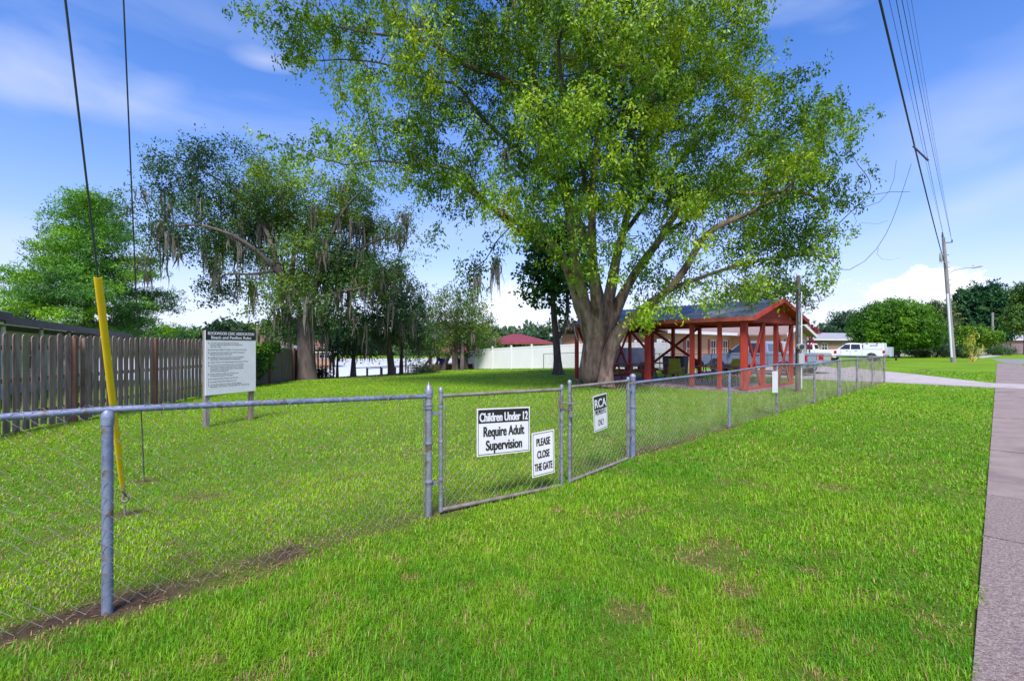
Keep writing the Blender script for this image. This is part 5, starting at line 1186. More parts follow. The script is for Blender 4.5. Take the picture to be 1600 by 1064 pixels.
def patio_chair(label, c, rzz):
    root = empty('patio_chair', Vector((c.x, c.y, .062)), label, 'chair', 'yellow green chairs in the pavilion')
    def T(x, y, z): return (c.x+x*math.cos(rzz)-y*math.sin(rzz), c.y+x*math.sin(rzz)+y*math.cos(rzz), .062+z)
    mb = MB()
    for k in range(6): mb.bar(T(-.26, -.2+k*.085, .40-.008*k), T(.26, -.2+k*.085, .40-.008*k), .075, .02)
    mb.build('seat', M['green_plastic'], root)
    mb = MB()
    for k in range(6): mb.bar(T(-.225+k*.09, .25, .38), T(-.20+k*.08, .46, 1.02), .075, .02, up=(0, 1, 0))
    mb.bar(T(-.26, .30, .5), T(.26, .30, .5), .03, .06); mb.build('backrest', M['green_plastic'], root)
    for x in (-.27, .27):
        for y in (-.2, .3): MB().bar(T(x, y, 0), T(x, y*.9, .60 if y < 0 else .56), .04, .06).build('leg', M['green_plastic'], root)
        MB().bar(T(x, -.26, .61), T(x, .36, .60), .09, .025).build('armrest', M['green_plastic'], root)
    return root
patio_chair('yellow green slatted chair seen in the middle of the pavilion', PV(4.0, 2.2), 2.6)
patio_chair('yellow green slatted chair seen through the front gable braces', PV(2.5, 3.9), 3.6)
def trash_bin(label, c, rzz=0):
    z = gz(c.x, c.y); root = empty('wheelie_bin', Vector((c.x, c.y, z)), label, 'bin', 'dark bins in front of the brick house')
    MB().box((c.x, c.y, z+.52), (.52, .58, .96), rzz, taper=1.16).build('body', M['bin'], root, bevel=.03)
    MB().box((c.x, c.y, z+1.03), (.66, .72, .06), rzz).build('lid', M['bin'], root, bevel=.02)
    for s_ in (-1, 1): MB().tube([(c.x+s_*.28, c.y+.27, z+.12), (c.x+s_*.34, c.y+.27, z+.12)], .12, n=12).build('wheel', M['rubber'], root)
    return root
bn = P(1047, 560, 28.0); trash_bin('dark wheelie bin left of its twin seen through the pavilion posts', Vector((bn.x, bn.y, 0)), .7)
bn = P(1064, 560, 27.9); trash_bin('dark wheelie bin right of its twin seen through the pavilion posts', Vector((bn.x, bn.y, 0)), .7)
# grill cart beside the tables
c = P(1090, 570, 23.2); c.z = gz(c.x, c.y); root = empty('grill_cart', c, 'dark kettle grill cart standing behind the pavilion', 'grill')
mb = MB(); mb.lathe((c.x, c.y, c.z+.78), [(.08, -.22), (.24, -.12), (.30, 0), (.29, .05), (.2, .18), (.05, .24)], 14); mb.build('bowl', M['dark_plastic'], root, smooth=True)
for k in range(3): a = k*2.1; MB().tube([(c.x+.15*math.cos(a), c.y+.15*math.sin(a), c.z+.62), (c.x+.32*math.cos(a), c.y+.32*math.sin(a), c.z)], .014, n=6).build('leg', M['dark_plastic'], root)
# boat cover shape behind the tree: grey low box trailer
c = P(985, 565, 30.0); c.z = gz(c.x, c.y); root = empty('utility_trailer', c, 'grey mauve box trailer parked before the white fence behind the tree trunk', 'trailer')
M['mauve'] = mat('mauve grey panel', (.16, .14, .19), .7, 0, (.22, .19, .24), 2)
MB().box((c.x, c.y, c.z+.95), (3.4, 1.5, 1.15), .75).build('box_body', M['mauve'], root, bevel=.04)
for s_ in (-.5, .5):
    q = Vector((c.x+s_, c.y-.9+s_*.9, c.z+.3)); MB().tube([q, q+Vector((.12, -.14, 0))], .3, n=16).build('wheel', M['rubber'], root)
MB().bar((c.x-1.2, c.y-1.2, c.z+.42), (c.x-2.0, c.y-2.0, c.z+.40), .08, .08).build('tow_bar', M['dark_plastic'], root)

# service pole with meter
b = Vector((10.42, 17.5, 0)); root = empty('service_pole', b, 'short dark pole with an electric meter and grey box beside the pavilion', 'utility pole')
MB().tube([(b.x, b.y, -.2), (b.x, b.y, 2), (b.x+.02, b.y, 4.2)], [.085, .078, .07], n=12).build('pole', M['pole_dark'], root, smooth=True)
MB().tube([(b.x+.06, b.y-.12, .1), (b.x+.06, b.y-.12, 3.6)], .028, n=8).build('conduit', M['conduit'], root, smooth=True)
MB().tube([(b.x-.03, b.y-.12, 1.6), (b.x-.03, b.y-.12, 3.95)], .025, n=8).build('conduit', M['galv'], root, smooth=True)
MB().box((b.x, b.y-.19, 1.18), (.21, .11, .40), 0).build('breaker_box', M['meter_grey'], root, bevel=.01)
MB().tube([(b.x-.02, b.y-.12, 1.62), (b.x-.02, b.y-.26, 1.62)], .115, n=20).build('meter', M['meter_grey'], root, smooth=True)
MB().tube([(b.x-.02, b.y-.26, 1.62), (b.x-.02, b.y-.31, 1.62)], .08, n=20).build('meter_glass', M['glass'], root, smooth=True)
MB().box((b.x-.03, b.y-.13, 1.40), (.08, .06, .12)).build('conduit_fitting', M['galv'], root)

# ------------------------------------------------------------------ white vinyl fence along the next lot
VF0 = Vector((-3.45, 45.0, 0)); VFd = Vector((.695, -.7186, 0))
VF = empty('vinyl_fence', VF0, 'long white vinyl panel fence behind the trunks at the back of the lawn', 'fence')
sp = [0, 2.44, 4.88, 7.32, 9.76, 12.2, 14.64, 17.08, 19.5]
VFP = [VF0 + VFd*s for s in sp]
for i, p in enumerate(VFP):
    z = gz(p.x, p.y); mb = MB(); mb.box((p.x, p.y, z+.96), (.13, .13, 1.98), math.atan2(VFd.y, VFd.x)); mb.lathe((p.x, p.y, z+1.95), [(.10, 0), (.10, .03), (.01, .09)], 4); mb.build('post', M['vinyl'], VF)
for a_, b_ in zip(VFP[:-1], VFP[1:]):
    za, zb = gz(a_.x, a_.y), gz(b_.x, b_.y); a1, b1 = a_.lerp(b_, .03), b_.lerp(a_, .03)
    mb = MB(); nrm = Vector((VFd.y, -VFd.x, 0)); n = 15
    for k in range(n):
        p, q = a1.lerp(b1, k/n), a1.lerp(b1, (k+.94)/n); z0 = za+(zb-za)*k/n+.10; mb.prism([(p.x, p.y, z0), (q.x, q.y, z0), (q.x, q.y, z0+1.62), (p.x, p.y, z0+1.62)], nrm*.022)
    mb.bar((a1.x, a1.y, za+1.80), (b1.x, b1.y, zb+1.80), .05, .13); mb.bar((a1.x, a1.y, za+.12), (b1.x, b1.y, zb+.12), .05, .16); mb.build('panel', M['vinyl'], VF)
e = VF0+Vector((-.9, 2.6, 0)); mb = MB(); zz = gz(VF0.x, VF0.y); mb.bar((VF0.x, VF0.y, zz+.9), (e.x, e.y, zz+.9), .03, 1.7); mb.build('panel', M['vinyl'], VF); MB().box((e.x, e.y, zz+.9), (.13, .13, 1.9)).build('post', M['vinyl'], VF)
# ================================================================== HOUSES
def UVp(u, v, z=0.): x, y = xy(u, v); return Vector((x, y, z))
def window(root, p, ax, w, h, z, nn, sh=None, shm='shutter', name='window'):
    """p: centre on the wall face; ax along the wall; nn outwards"""
    def box(mb, cx, cz, bw, bh, o, th): c = p+ax*cx+nn*o; mb.prism([c+ax*(-bw/2)+Z*(cz-bh/2), c+ax*(bw/2)+Z*(cz-bh/2), c+ax*(bw/2)+Z*(cz+bh/2), c+ax*(-bw/2)+Z*(cz+bh/2)], nn*th)
    mb = MB(); box(mb, 0, z, w, h, .01, .02); o = mb.build(name, M['glass'], root)
    mb = MB(); t = .07
    for q in ((0, z+h/2, w+t, t), (0, z-h/2, w+t, t), (-w/2, z, t, h-t), (w/2, z, t, h-t), (0, z, w-t, .05), (0, z+h/4, .05, h/2-.08), (0, z-h/4, .05, h/2-.08)): box(mb, *q, .02, .045)
    mb.build('frame', M['white_trim'], o)
    if sh:
        for s_ in (-1, 1): mb = MB(); box(mb, s_*(w/2+sh/2+.05), z, sh, h+.1, .01, .04); mb.build('shutter', M[shm], root)
def quadwall(mb, a_, b_, z0, z1, th=.2):
    d = (b_-a_).normalized(); n_ = Vector((-d.y, d.x, 0)); mb.prism([a_+Z*z0, b_+Z*z0, b_+Z*z1, a_+Z*z1], n_*th)

# brick ranch house beyond the pavilion
HV = 16.2; root = empty('brick_house', UVp(36, 19), 'tan brick ranch house with red shutters and white fascia behind the pavilion', 'house')
axu = Vector((U[0], U[1], 0)); nno = -Vector((V[0], V[1], 0))
wall = MB(); wall.prism([UVp(30.05, HV, -.2), UVp(41.6, HV, -.2), UVp(41.6, HV+9, -.2), UVp(30.05, HV+9, -.2)], (0, 0, 2.78)); wall.build('wall', M['brick'], root)
wing = MB(); wing.prism([UVp(41.4, 12.4, -.2), UVp(48.4, 12.4, -.2), UVp(48.4, HV+9.0, -.2), UVp(41.4, HV+9.1, -.2)], (0, 0, 2.76))
wing.prism([UVp(41.4, 12.4, 2.56), UVp(48.4, 12.4, 2.56), UVp(44.9, 12.4, 3.42)], tuple(-nno*.3)); wing.build('gable_wing', M['brick'], root)
mb = MB(); e0, e1, r0, zE, zR = HV-.65, HV+9.6, HV+4.5, 2.58, 3.70
for (va, za), (vb, zb) in (((e0, zE), (r0, zR)), ((r0, zR), (e1, zE))):
    mb.prism([UVp(29.3, va, za), UVp(44.4, va, za), UVp(44.4, vb, zb), UVp(29.3, vb, zb)], (0, 0, .10))
mb.build('roof', M['tan_roof'], root)
mb = MB()
for (ua, za), (ub, zb) in (((40.8, 2.45), (44.9, 3.50)), ((44.9, 3.50), (49.0, 2.45))):
    mb.prism([UVp(ua, 11.8, za), UVp(ub, 11.8, zb), UVp(ub, 21.0, zb), UVp(ua, 21.0, za)], (0, 0, .10))
mb.build('wing_roof', M['tan_roof'], root)
mb = MB(); mb.bar(UVp(29.3, e0-.02, 2.59), UVp(40.9, e0-.02, 2.59), .05, .22); mb.build('fascia', M['white_trim'], root)
mb = MB(); mb.bar(UVp(40.75, 11.76, 2.44), UVp(44.9, 11.76, 3.49), .06, .22); mb.bar(UVp(44.9, 11.76, 3.49), UVp(49.05, 11.76, 2.44), .06, .22); mb.build('barge_board', M['white_trim'], root)
for u_, w_ in ((33.6, .8), (37.7, .9), (40.0, .9)): window(root, UVp(u_, HV), axu, w_, 1.25, 1.45, nno, sh=.36)
window(root, UVp(47.3, 12.4), axu, .8, 1.2, 1.5, nno, sh=.34, shm='shutter2'); window(root, UVp(43.0, 12.4), axu, .9, 1.2, 1.5, nno, sh=.34, shm='shutter2')
# white painted screen with an ornament at the left end of the house
root2 = empty('white_screen', UVp(29.5, HV), 'white entry screen with dark ornament at the left end of the brick house', 'screen')
mb = MB(); mb.prism([UVp(29.0, HV-.02, -.1), UVp(29.98, HV-.02, -.1), UVp(29.98, HV-.02, 2.1), UVp(29.0, HV-.02, 2.1)], tuple(nno*.06)); dd_ = mb.build('panel', M['white_trim'], root2)
mb = MB(); c = UVp(29.6, HV-.12, 1.45); mb.lathe(c, [(.05, -.38), (.18, -.15), (.22, .1), (.10, .38), (.02, .5)], 10); mb.build('ornament', M['dark_plastic'], root2)
root = empty('white_house', UVp(35, 26.4), 'pale house corner with white roof edge showing above the white fence', 'house')
mb = MB(); mb.prism([UVp(31.9, 25.9, -.7), UVp(38, 25.9, -.7), UVp(38, 27.3, -.7), UVp(31.9, 27.3, -.7)], (0, 0, 3.2)); mb.build('wall', M['stucco'], root)
mb = MB(); mb.prism([UVp(31.3, 25.5, 2.45), UVp(38.4, 25.5, 2.45), UVp(38.4, 27.6, 2.6), UVp(31.3, 27.6, 2.6)], (0, 0, .12)); mb.build('roof', M['grey_roof'], root)
mb = MB(); mb.bar(UVp(31.3, 25.45, 2.45), UVp(38.4, 25.45, 2.45), .05, .25); mb.bar(UVp(31.28, 25.45, 2.45), UVp(31.28, 27.6, 2.6), .05, .25); mb.build('fascia', M['white_trim'], root)
window(root, UVp(33.2, 25.9), axu, 1.6, .5, 1.95, nno)

def box_house(label, c, L_, Wd, rzz, zE, zR, mw, mroof, trim='white_trim', win=3, hip=True, name='house', winside=-1, garage=False, zb=0):
    """simple hipped house: long axis along rzz"""
    ca, sa = math.cos(rzz), math.sin(rzz)
    def T(x, y, z=0): return Vector((c[0]+x*ca-y*sa, c[1]+x*sa+y*ca, z))
    root = empty(name, (c[0], c[1], zb), label, 'house')
    mb = MB(); mb.prism([T(-L_/2, -Wd/2, zb-.4), T(L_/2, -Wd/2, zb-.4), T(L_/2, Wd/2, zb-.4), T(-L_/2, Wd/2, zb-.4)], (0, 0, zE-zb+.4)); mb.build('wall', M[mw], root)
    o = .6; mb = MB(); hx = L_/2+o; hy = Wd/2+o; rx = max(.3, hx-hy) if hip else hx
    for s_ in (-1, 1):
        mb.poly([T(-hx, s_*hy, zE+.1), T(hx, s_*hy, zE+.1), T(rx, 0, zR), T(-rx, 0, zR)]); mb.poly([T(s_*hx, -hy, zE+.1), T(s_*hx, hy, zE+.1), T(s_*rx, 0, zR)])
    mb.poly([T(-hx, -hy, zE+.09), T(hx, -hy, zE+.09), T(hx, hy, zE+.09), T(-hx, hy, zE+.09)])
    mb.build('roof', M[mroof], root)
    mb = MB()
    for a_, b_ in ((T(-hx, -hy), T(hx, -hy)), (T(hx, -hy), T(hx, hy)), (T(hx, hy), T(-hx, hy)), (T(-hx, hy), T(-hx, -hy))): mb.bar(a_+Z*(zE+.0), b_+Z*(zE+.0), .06, .2)
    mb.build('fascia', M[trim], root)
    ax_ = Vector((ca, sa, 0)); n_ = Vector((-sa, ca, 0))*winside
    for k in range(win):
        x = -L_/2 + L_*(k+.5)/win; window(root, T(x, winside*Wd/2), ax_, 1.3, 1.1, zb+1.5, n_)
    return root
# neighbour on the left behind the pickets (dark fascia, pale wall)
root = empty('left_house', (-18, 20, 0), 'pale neighbour house with purple brown fascia behind the picket fence', 'house')
hA, hB2 = P(-80, 560, 11.4), P(214, 548, 31.0); dH = (hB2-hA); dH.z = 0; dH.normalize(); nH = Vector((dH.y, -dH.x, 0))
hA.z = hB2.z = 0; q0 = P(42, 540, 14.6); q0.z = 0
kk = (q0-hA).dot(dH); hM = hA+dH*kk
mb = MB(); quadwall(mb, hA-nH*.7, hM-nH*.7, -.3, 2.42); quadwall(mb, hM-nH*1.9, hB2-nH*1.9, -.8, 2.35); mb.prism([hA-nH*1+Z*-.3, hA-nH*9+Z*-.3, hA-nH*9+Z*2.4, hA-nH*1+Z*2.4], tuple(dH*.2)); mb.build('wall', M['stucco'], root)
mb = MB(); mb.prism([hA-dH*1+Z*2.62, hM+Z*2.55, hM-nH*5+Z*3.55, hA-dH*1-nH*5+Z*3.6], (0, 0, .10)); mb.prism([hM+dH*.1-nH*.2+Z*2.48, hB2-nH*.2+Z*2.28, hB2-nH*6+Z*2.7, hM+dH*.1-nH*6+Z*2.9], (0, 0, .10)); mb.build('roof', M['white_trim'], root)
mb = MB(); mb.bar(hA-dH*1+nH*.02+Z*2.58, hM+nH*.02+Z*2.51, .05, .24); mb.bar(hM+nH*.0+Z*2.53, hM-nH*5+Z*3.50, .05, .2); mb.bar(hM+dH*.1-nH*.17+Z*2.44, hB2-nH*.17+Z*2.24, .05, .26); mb.build('fascia', M['fascia_dark'], root)
mb = MB(); mb.prism([hM+dH*.4-nH*.4+Z*2.28, hB2-nH*.4+Z*2.08, hB2-nH*2+Z*2.08, hM+dH*.4-nH*2+Z*2.28], (0, 0, .03)); mb.build('soffit', M['fascia_dark'], root)
for k, s_ in enumerate((2.5, 5.0, 8.0, 12.0)): window(root, hM+dH*s_-nH*1.9, dH, 1.5, 1.2, 1.25, nH)
for s_ in (2.0,): window(root, hA+dH*s_-nH*.7, dH, 1.2, 1.1, 1.3, nH)
for s_ in np.arange(1, 18, 3.2): p = hM+dH*s_-nH*.5; MB().tube([(p.x, p.y, -.3), (p.x, p.y, 2.3)], .06, n=8).build('porch_post', M['white_trim'], root)

c = P(386, 556, 41.0); box_house('low house with reddish brown roof beyond the board fence', (c.x, c.y), 5.4, 4.6, R(10), 1.55, 2.75, 'stucco', 'brown_roof', win=3, zb=-.9)
c = P(492, 556, 62.0); box_house('far low house with tan roof seen right of the oak trunk', (c.x-1.5, c.y+4), 4.6, 5, R(20), .85, 2.3, 'brick2', 'brown_roof', win=2, zb=-1.0)
c = P(1312, 548, 84); box_house('long brown brick house with pale fascia behind the white pickups', (c.x+1, c.y+4), 20, 9, R(20), 2.65, 4.0, 'brick2', 'grey_roof', win=4, zb=0, trim='white_trim')
c = P(1610, 548, 112); box_house('blue grey roofed house at the right edge of the photo', (c.x+3, c.y+5), 20, 10, R(-10), 3.0, 5.6, 'brick2', 'grey_roof', win=3)
hx_ = []
for i, (px, Y, lab, mw, mrf) in enumerate(((655, 126, 'far shore house with grey roof left of the two red roofed ones', 'stucco', 'grey_roof'), (700, 124, 'far shore house with a red roof seen between the mossy trunks', 'stucco', 'maroon_roof'), (735, 126, 'far shore house with red roof nearest to the white fence', 'stucco', 'maroon_roof'), (520, 128, 'far shore house with brown roof left of the pier', 'stucco', 'brown_roof'))):
    c = P(px, 550, Y); o = box_house(lab, (c.x, c.y), 11, 7, .1*i, 1.5, 3.0, mw, mrf, win=3, zb=-.75); o['group'] = 'houses on the far lake shore'

# maroon hip roofed gazebo behind the white fence
c = P(807, 545, 57.0); zb = gz(c.x, c.y); root = empty('gazebo', (c.x, c.y, zb), 'lakeside gazebo with broad maroon hip roof behind the white fence', 'gazebo')
hx2, hy2, zE, zR = 3.55, 3.1, 2.0, 3.05
def T(x, y, z): return Vector((c.x+x*.96-y*.28, c.y+x*.28+y*.96, z))
mb = MB()
for s_ in (-1, 1): mb.poly([T(-hx2, s_*hy2, zE), T(hx2, s_*hy2, zE), T(.5, 0, zR), T(-.5, 0, zR)]); mb.poly([T(s_*hx2, -hy2, zE), T(s_*hx2, hy2, zE), T(s_*.5, 0, zR)])
mb.poly([T(-hx2, -hy2, zE-.01), T(hx2, -hy2, zE-.01), T(hx2, hy2, zE-.01), T(-hx2, hy2, zE-.01)]); mb.build('roof', M['maroon_roof'], root)
mb = MB()
for a_, b_ in ((T(-hx2, -hy2, zE-.1), T(hx2, -hy2, zE-.1)), (T(hx2, -hy2, zE-.1), T(hx2, hy2, zE-.1)), (T(hx2, hy2, zE-.1), T(-hx2, hy2, zE-.1)), (T(-hx2, hy2, zE-.1), T(-hx2, -hy2, zE-.1))): mb.bar(a_, b_, .05, .16)
mb.build('fascia', M['maroon_wood'], root)
for x in (-2.8, 0, 2.8):
    for y in (-2.4, 2.4): p = T(x, y, 0); MB().tube([(p.x, p.y, zb-.6), (p.x, p.y, zE-.05)], .09, n=8).build('post', M['pole_wood'], root)
c2 = P(712, 560, 66); zb2 = -1.0; root = empty('boathouse', (c2.x, c2.y, zb2), 'small red roofed boathouse over the water left of the white fence', 'boathouse')
mb = MB(); T = lambda x, y, z: Vector((c2.x+x, c2.y+y, z))
for s_ in (-1, 1): mb.poly([T(-3.2, s_*2.2, .85), T(3.2, s_*2.2, .85), T(1.6, 0, 1.6), T(-1.6, 0, 1.6)]); mb.poly([T(s_*3.2, -2.2, .85), T(s_*3.2, 2.2, .85), T(s_*1.6, 0, 1.6)])
mb.poly([T(-3.2, -2.2, .84), T(3.2, -2.2, .84), T(3.2, 2.2, .84), T(-3.2, 2.2, .84)]); mb.build('roof', M['maroon_roof'], root)
for x in (-2.9, 0, 2.9):
    for y in (-2, 2): MB().tube([T(x, y, -2.2), T(x, y, .84)], .08, n=6).build('post', M['dock_wood'], root)
MB().box((c2.x, c2.y, -.85), (6.2, 4.2, .1)).build('deck', M['dock_wood'], root)

# pier, deck structure, retaining wall, chairs by the water
p0, p1 = P(562, 585, 34.5), P(662, 578, 41); dr_ = (p1-p0); dr_.z = 0; dr_.normalize(); nr = Vector((-dr_.y, dr_.x, 0))
root = empty('wooden_pier', (p0.x, p0.y, -1.0), 'grey wooden pier with post rails over the lake', 'pier')
Lp = (p1-p0).length
mb = MB(); mb.bar((p0.x, p0.y, -.62), (p1.x, p1.y, -.62), 1.5, .08); mb.build('deck', M['dock_wood'], root)
n = 5
for k in range(n+1):
    for s_ in (-.75, .75): q = p0+dr_*(Lp*k/n)+nr*s_; MB().tube([(q.x, q.y, -2.3), (q.x, q.y, .02)], .06, n=6).build('rail_post', M['dock_wood'], root)
for s_ in (-.75, .75):
    a_, b_ = p0+nr*s_, p1+nr*s_; MB().bar((a_.x, a_.y, .02), (b_.x, b_.y, .02), .09, .05).build('handrail', M['dock_wood'], root)
# white pipe railing on a second dock
a_, b_ = P(640, 578, 56), P(688, 575, 60); root = empty('white_dock', (a_.x, a_.y, -1.1), 'low dock with thin white railing left of the blue chairs', 'dock')
mb = MB(); mb.bar((a_.x, a_.y, -.95), (b_.x, b_.y, -.95), 1.2, .1); mb.build('deck', M['dock_wood'], root)
mb = MB()
for k in range(6): q = a_.lerp(b_, k/5); mb.tube([(q.x, q.y, -.95), (q.x, q.y, .15)], .035, n=6)
mb.bar((a_.x, a_.y, .15), (b_.x, b_.y, .15), .05, .05); mb.bar((a_.x, a_.y, -.4), (b_.x, b_.y, -.4), .04, .04); mb.build('railing', M['white_trim'], root)
mb = MB(); q = P(634, 572, 58); mb.tube([(q.x, q.y, -2), (q.x, q.y, .2)], .12, n=8); mb.lathe((q.x, q.y, .2), [(.16, 0), (.1, .12), (.02, .2)], 8)
tag(mb.build('mooring_post', M['dark_plastic'], None), 'single dark mooring post in the water before the white railing', 'post')
a_, b_ = P(673, 577, 44), P(741, 576, 46.2); mb = MB(); za, zb = gz(a_.x, a_.y), gz(b_.x, b_.y)
mb.bar((a_.x, a_.y, -.55), (b_.x, b_.y, -.55), .2, .95); root = tag(mb.build('timber_wall', M['retain'], None), 'low brown timber retaining wall at the lake edge left of the white fence', 'retaining wall')
def deck_chair(label, p, rzz, z):
    root = empty('beach_chair', (p.x, p.y, z), label, 'chair', 'blue chairs under the lake trees')
    T = lambda x, y, zz: (p.x+x*math.cos(rzz)-y*math.sin(rzz), p.y+x*math.sin(rzz)+y*math.cos(rzz), z+zz)
    MB().bar(T(0, -.3, .4), T(0, .25, .34), .6, .04).build('seat', M['blue_plastic'], root); MB().bar(T(0, .25, .34), T(0, .5, 1.05), .6, .04).build('backrest', M['blue_plastic'], root)
    for x in (-.3, .3):
        for y in (-.28, .3): MB().bar(T(x, y, 0), T(x, y, .62), .05, .05).build('leg', M['blue_plastic'], root)
    return root
for i, (px, lab) in enumerate(((693, 'leftmost of the dark blue chairs under the shore trees'), (703, 'dark blue chair second from the left under the shore trees'), (721, 'dark blue chair just right of the tree trunks'), (732, 'rightmost dark blue chair beside the white fence'))):
    p = P(px, 570, 46.5+(i % 2)*1.2); deck_chair(lab, p, .5+i*1.3, max(gz(p.x, p.y), -.62))
c = P(506, 583, 33.0); zb = -1.05; root = empty('orange_deck', (c.x, c.y, zb), 'orange stained wooden deck with pergola posts at the lake beside the oak', 'deck')
MB().box((c.x, c.y, -.62), (1.25, 2.6, .12), .3).build('deck', M['orange_wood'], root)
for k, (x, y) in enumerate(((.05, -1.1), (.3, -.4), (.55, .3), (-.5, 1.0))): MB().box((c.x+x, c.y+y, .05), (.09, .09, 2.6)).build('post', M['orange_wood'], root)
MB().box((c.x+.1, c.y, 1.32), (1.5, 2.6, .14), .3).build('pergola_top', M['stone'], root)
MB().box((c.x-.2, c.y-.9, -.25), (.75, .5, .08)).build('bench_seat', M['orange_wood'], root); MB().box((c.x-.5, c.y-.9, .0), (.08, .6, .7)).build('bench_back', M['orange_wood'], root)
# garden wall and plank fence far right
a_, b_ = P(1405, 549, 76), P(1545, 546, 92)
mb = MB(); mb.bar((a_.x, a_.y, .55), (b_.x, b_.y, .55), .25, 1.1); tag(mb.build('stone_wall', M['stone'], None), 'low pale stone wall behind the bushes by the street lamp pole', 'wall')
a_, b_ = P(1546, 543, 96), P(1660, 543, 96); root = empty('plank_fence', (a_.x, a_.y, 0), 'mauve brown plank fence before the far right house', 'fence')
mb = MB(); 
for k in range(70): p = a_.lerp(b_, k/70); mb.box((p.x, p.y, .95), (.18, .03, 1.9), 0)
mb.build('plank_panel', mat('mauve planks', (.22, .15, .17), .9, 0, (.30, .22, .24), 3), root); mb = MB(); mb.bar((a_.x, a_.y+.05, .5), (b_.x, b_.y+.05, .5), .05, .1); mb.bar((a_.x, a_.y+.05, 1.5), (b_.x, b_.y+.05, 1.5), .05, .1); mb.build('rail', M['grey_wood'], root)

# ------------------------------------------------------------------ utility pole with street lamp, power lines
PB_ = Vector(G(1490, 566)); PT = P(1474, 371, PB_.y-.5)
root = empty('utility_pole', PB_, 'leaning wooden utility pole with street lamp arm and white conduit beside the driveway lawn', 'utility pole')
MB().tube([PB_-Z*.3, PB_.lerp(PT, .5), PT], [.21, .18, .13], n=12).build('pole', M['pole_wood'], root, smooth=True)
MB().tube([PB_+Vector((-.30, -.12, .5)), PB_.lerp(PT, .45)+Vector((-.20, -.15, 0)), PB_.lerp(PT, .55)+Vector((-.17, -.12, 0))], .085, n=8).build('conduit', M['conduit'], root, smooth=True)
j = PB_.lerp(PT, .70); lamp_tip = j+Vector((3.3, -.3, .85))
MB().tube([j, j+Vector((.8, -.05, .5)), j+Vector((1.8, -.15, .68)), j+Vector((2.4, -.2, .72))], [.035, .03, .028, .028], n=8).build('lamp_arm', M['galv'], root, smooth=True)
mb = MB(); mb.tube([j+Vector((2.2, -.2, .70)), j+Vector((2.5, -.22, .74)), j+Vector((3.0, -.26, .82)), lamp_tip], [.05, .11, .12, .04], n=10); mb.build('lamp_head', M['meter_grey'], root, smooth=True)
MB().lathe(tuple(j+Vector((2.45, -.22, .84))), [(.05, 0), (.06, .1), (.03, .14)], 8).build('photo_cell', M['meter_grey'], root)
mb = MB(); k_ = PB_.lerp(PT, .955); mb.bar(k_, k_+Vector((.75, -.1, .05)), .07, .07); mb.lathe(tuple(k_+Vector((.72, -.1, .1))), [(.05, 0), (.07, .06), (.04, .14), (.06, .2)], 8); mb.lathe(tuple(PT+Vector((-.1, 0, .0))), [(.05, 0), (.08, .1), (.04, .3), (.07, .45)], 8)
for f_ in (.86, .80, .76, .73, .66, .62): q = PB_.lerp(PT, f_); mb.bar(q, q+Vector((.3, -.1, 0)), .05, .05)
mb.build('insulator_bracket', M['dark_plastic'], root)
q = PB_.lerp(PT, .80); mb = MB(); mb.bar(q+Vector((-.1, -.1, 0)), q+Vector((-.75, -.15, 0)), .06, .07); mb.lathe(tuple(q+Vector((-.55, -.15, .1))), [(.1, 0), (.15, .05), (.15, .7), (.08, .85)], 10); mb.build('transformer', M['meter_grey'], root, smooth=True)
# cables run from this pole to another one behind the camera, on its left
def wire(label, a_, b_, sag, r, name='power_line', cat='power line'):
    pts = [a_.lerp(b_, t)-Z*(sag*4*t*(1-t)) for t in np.linspace(0, 1, 40)]
    o = MB().tube(pts, r, n=6).build(name, M['cable'], None, smooth=True); return tag(o, label, cat, 'overhead cables')
att = PB_.lerp(PT, .76)
def through(px, py, Y, a_):   # end point beyond a sighted point
    m_ = P(px, py, Y); d_ = (m_-a_); return a_+d_*1.30
mid = P(1380, 0, 13.0)
w1 = wire('thick black bundled cable sagging from the utility pole over the verge', att, att+(mid-att)*1.33, .55, .032)
att2 = PB_.lerp(PT, .95)
for i, (px, r, lab, ss_) in enumerate(((1391, .007, 'thin cable nearest the thick bundle at the top edge', .2), (1402, .011, 'second thin cable right of the thick bundle', .25), (1411, .011, 'third thin cable right of the thick bundle', .25), (1418, .006, 'faint cable second from the right at the top edge', .2), (1425, .006, 'faint rightmost cable at the top edge', .2))):
    m2 = P(px, 0, 14.5+i*.6); a2 = att2+Vector((.7 if i > 1 else 0, -.1, .2)); wire(lab, a2, a2+(m2-a2)*1.33, ss_, r)
s1_, s2_ = P(1427, 229, 18.7), P(1450, 251, 18.0); mb = MB(); mb.tube([s1_, s2_], .035, n=8); tag(mb.build('cable_spacer', M['cable'], None), 'short slanting black cable spacer clamped on the thick bundled cable', 'cable fitting')
sb = P(1551, 545, 86); mb = MB(); mb.tube([(sb.x, sb.y, -.2), (sb.x, sb.y, 7.6)], .16, n=8); tag(mb.build('wood_post', M['pole_wood'], None, smooth=True), 'short plain wooden pole before the far right house', 'pole')

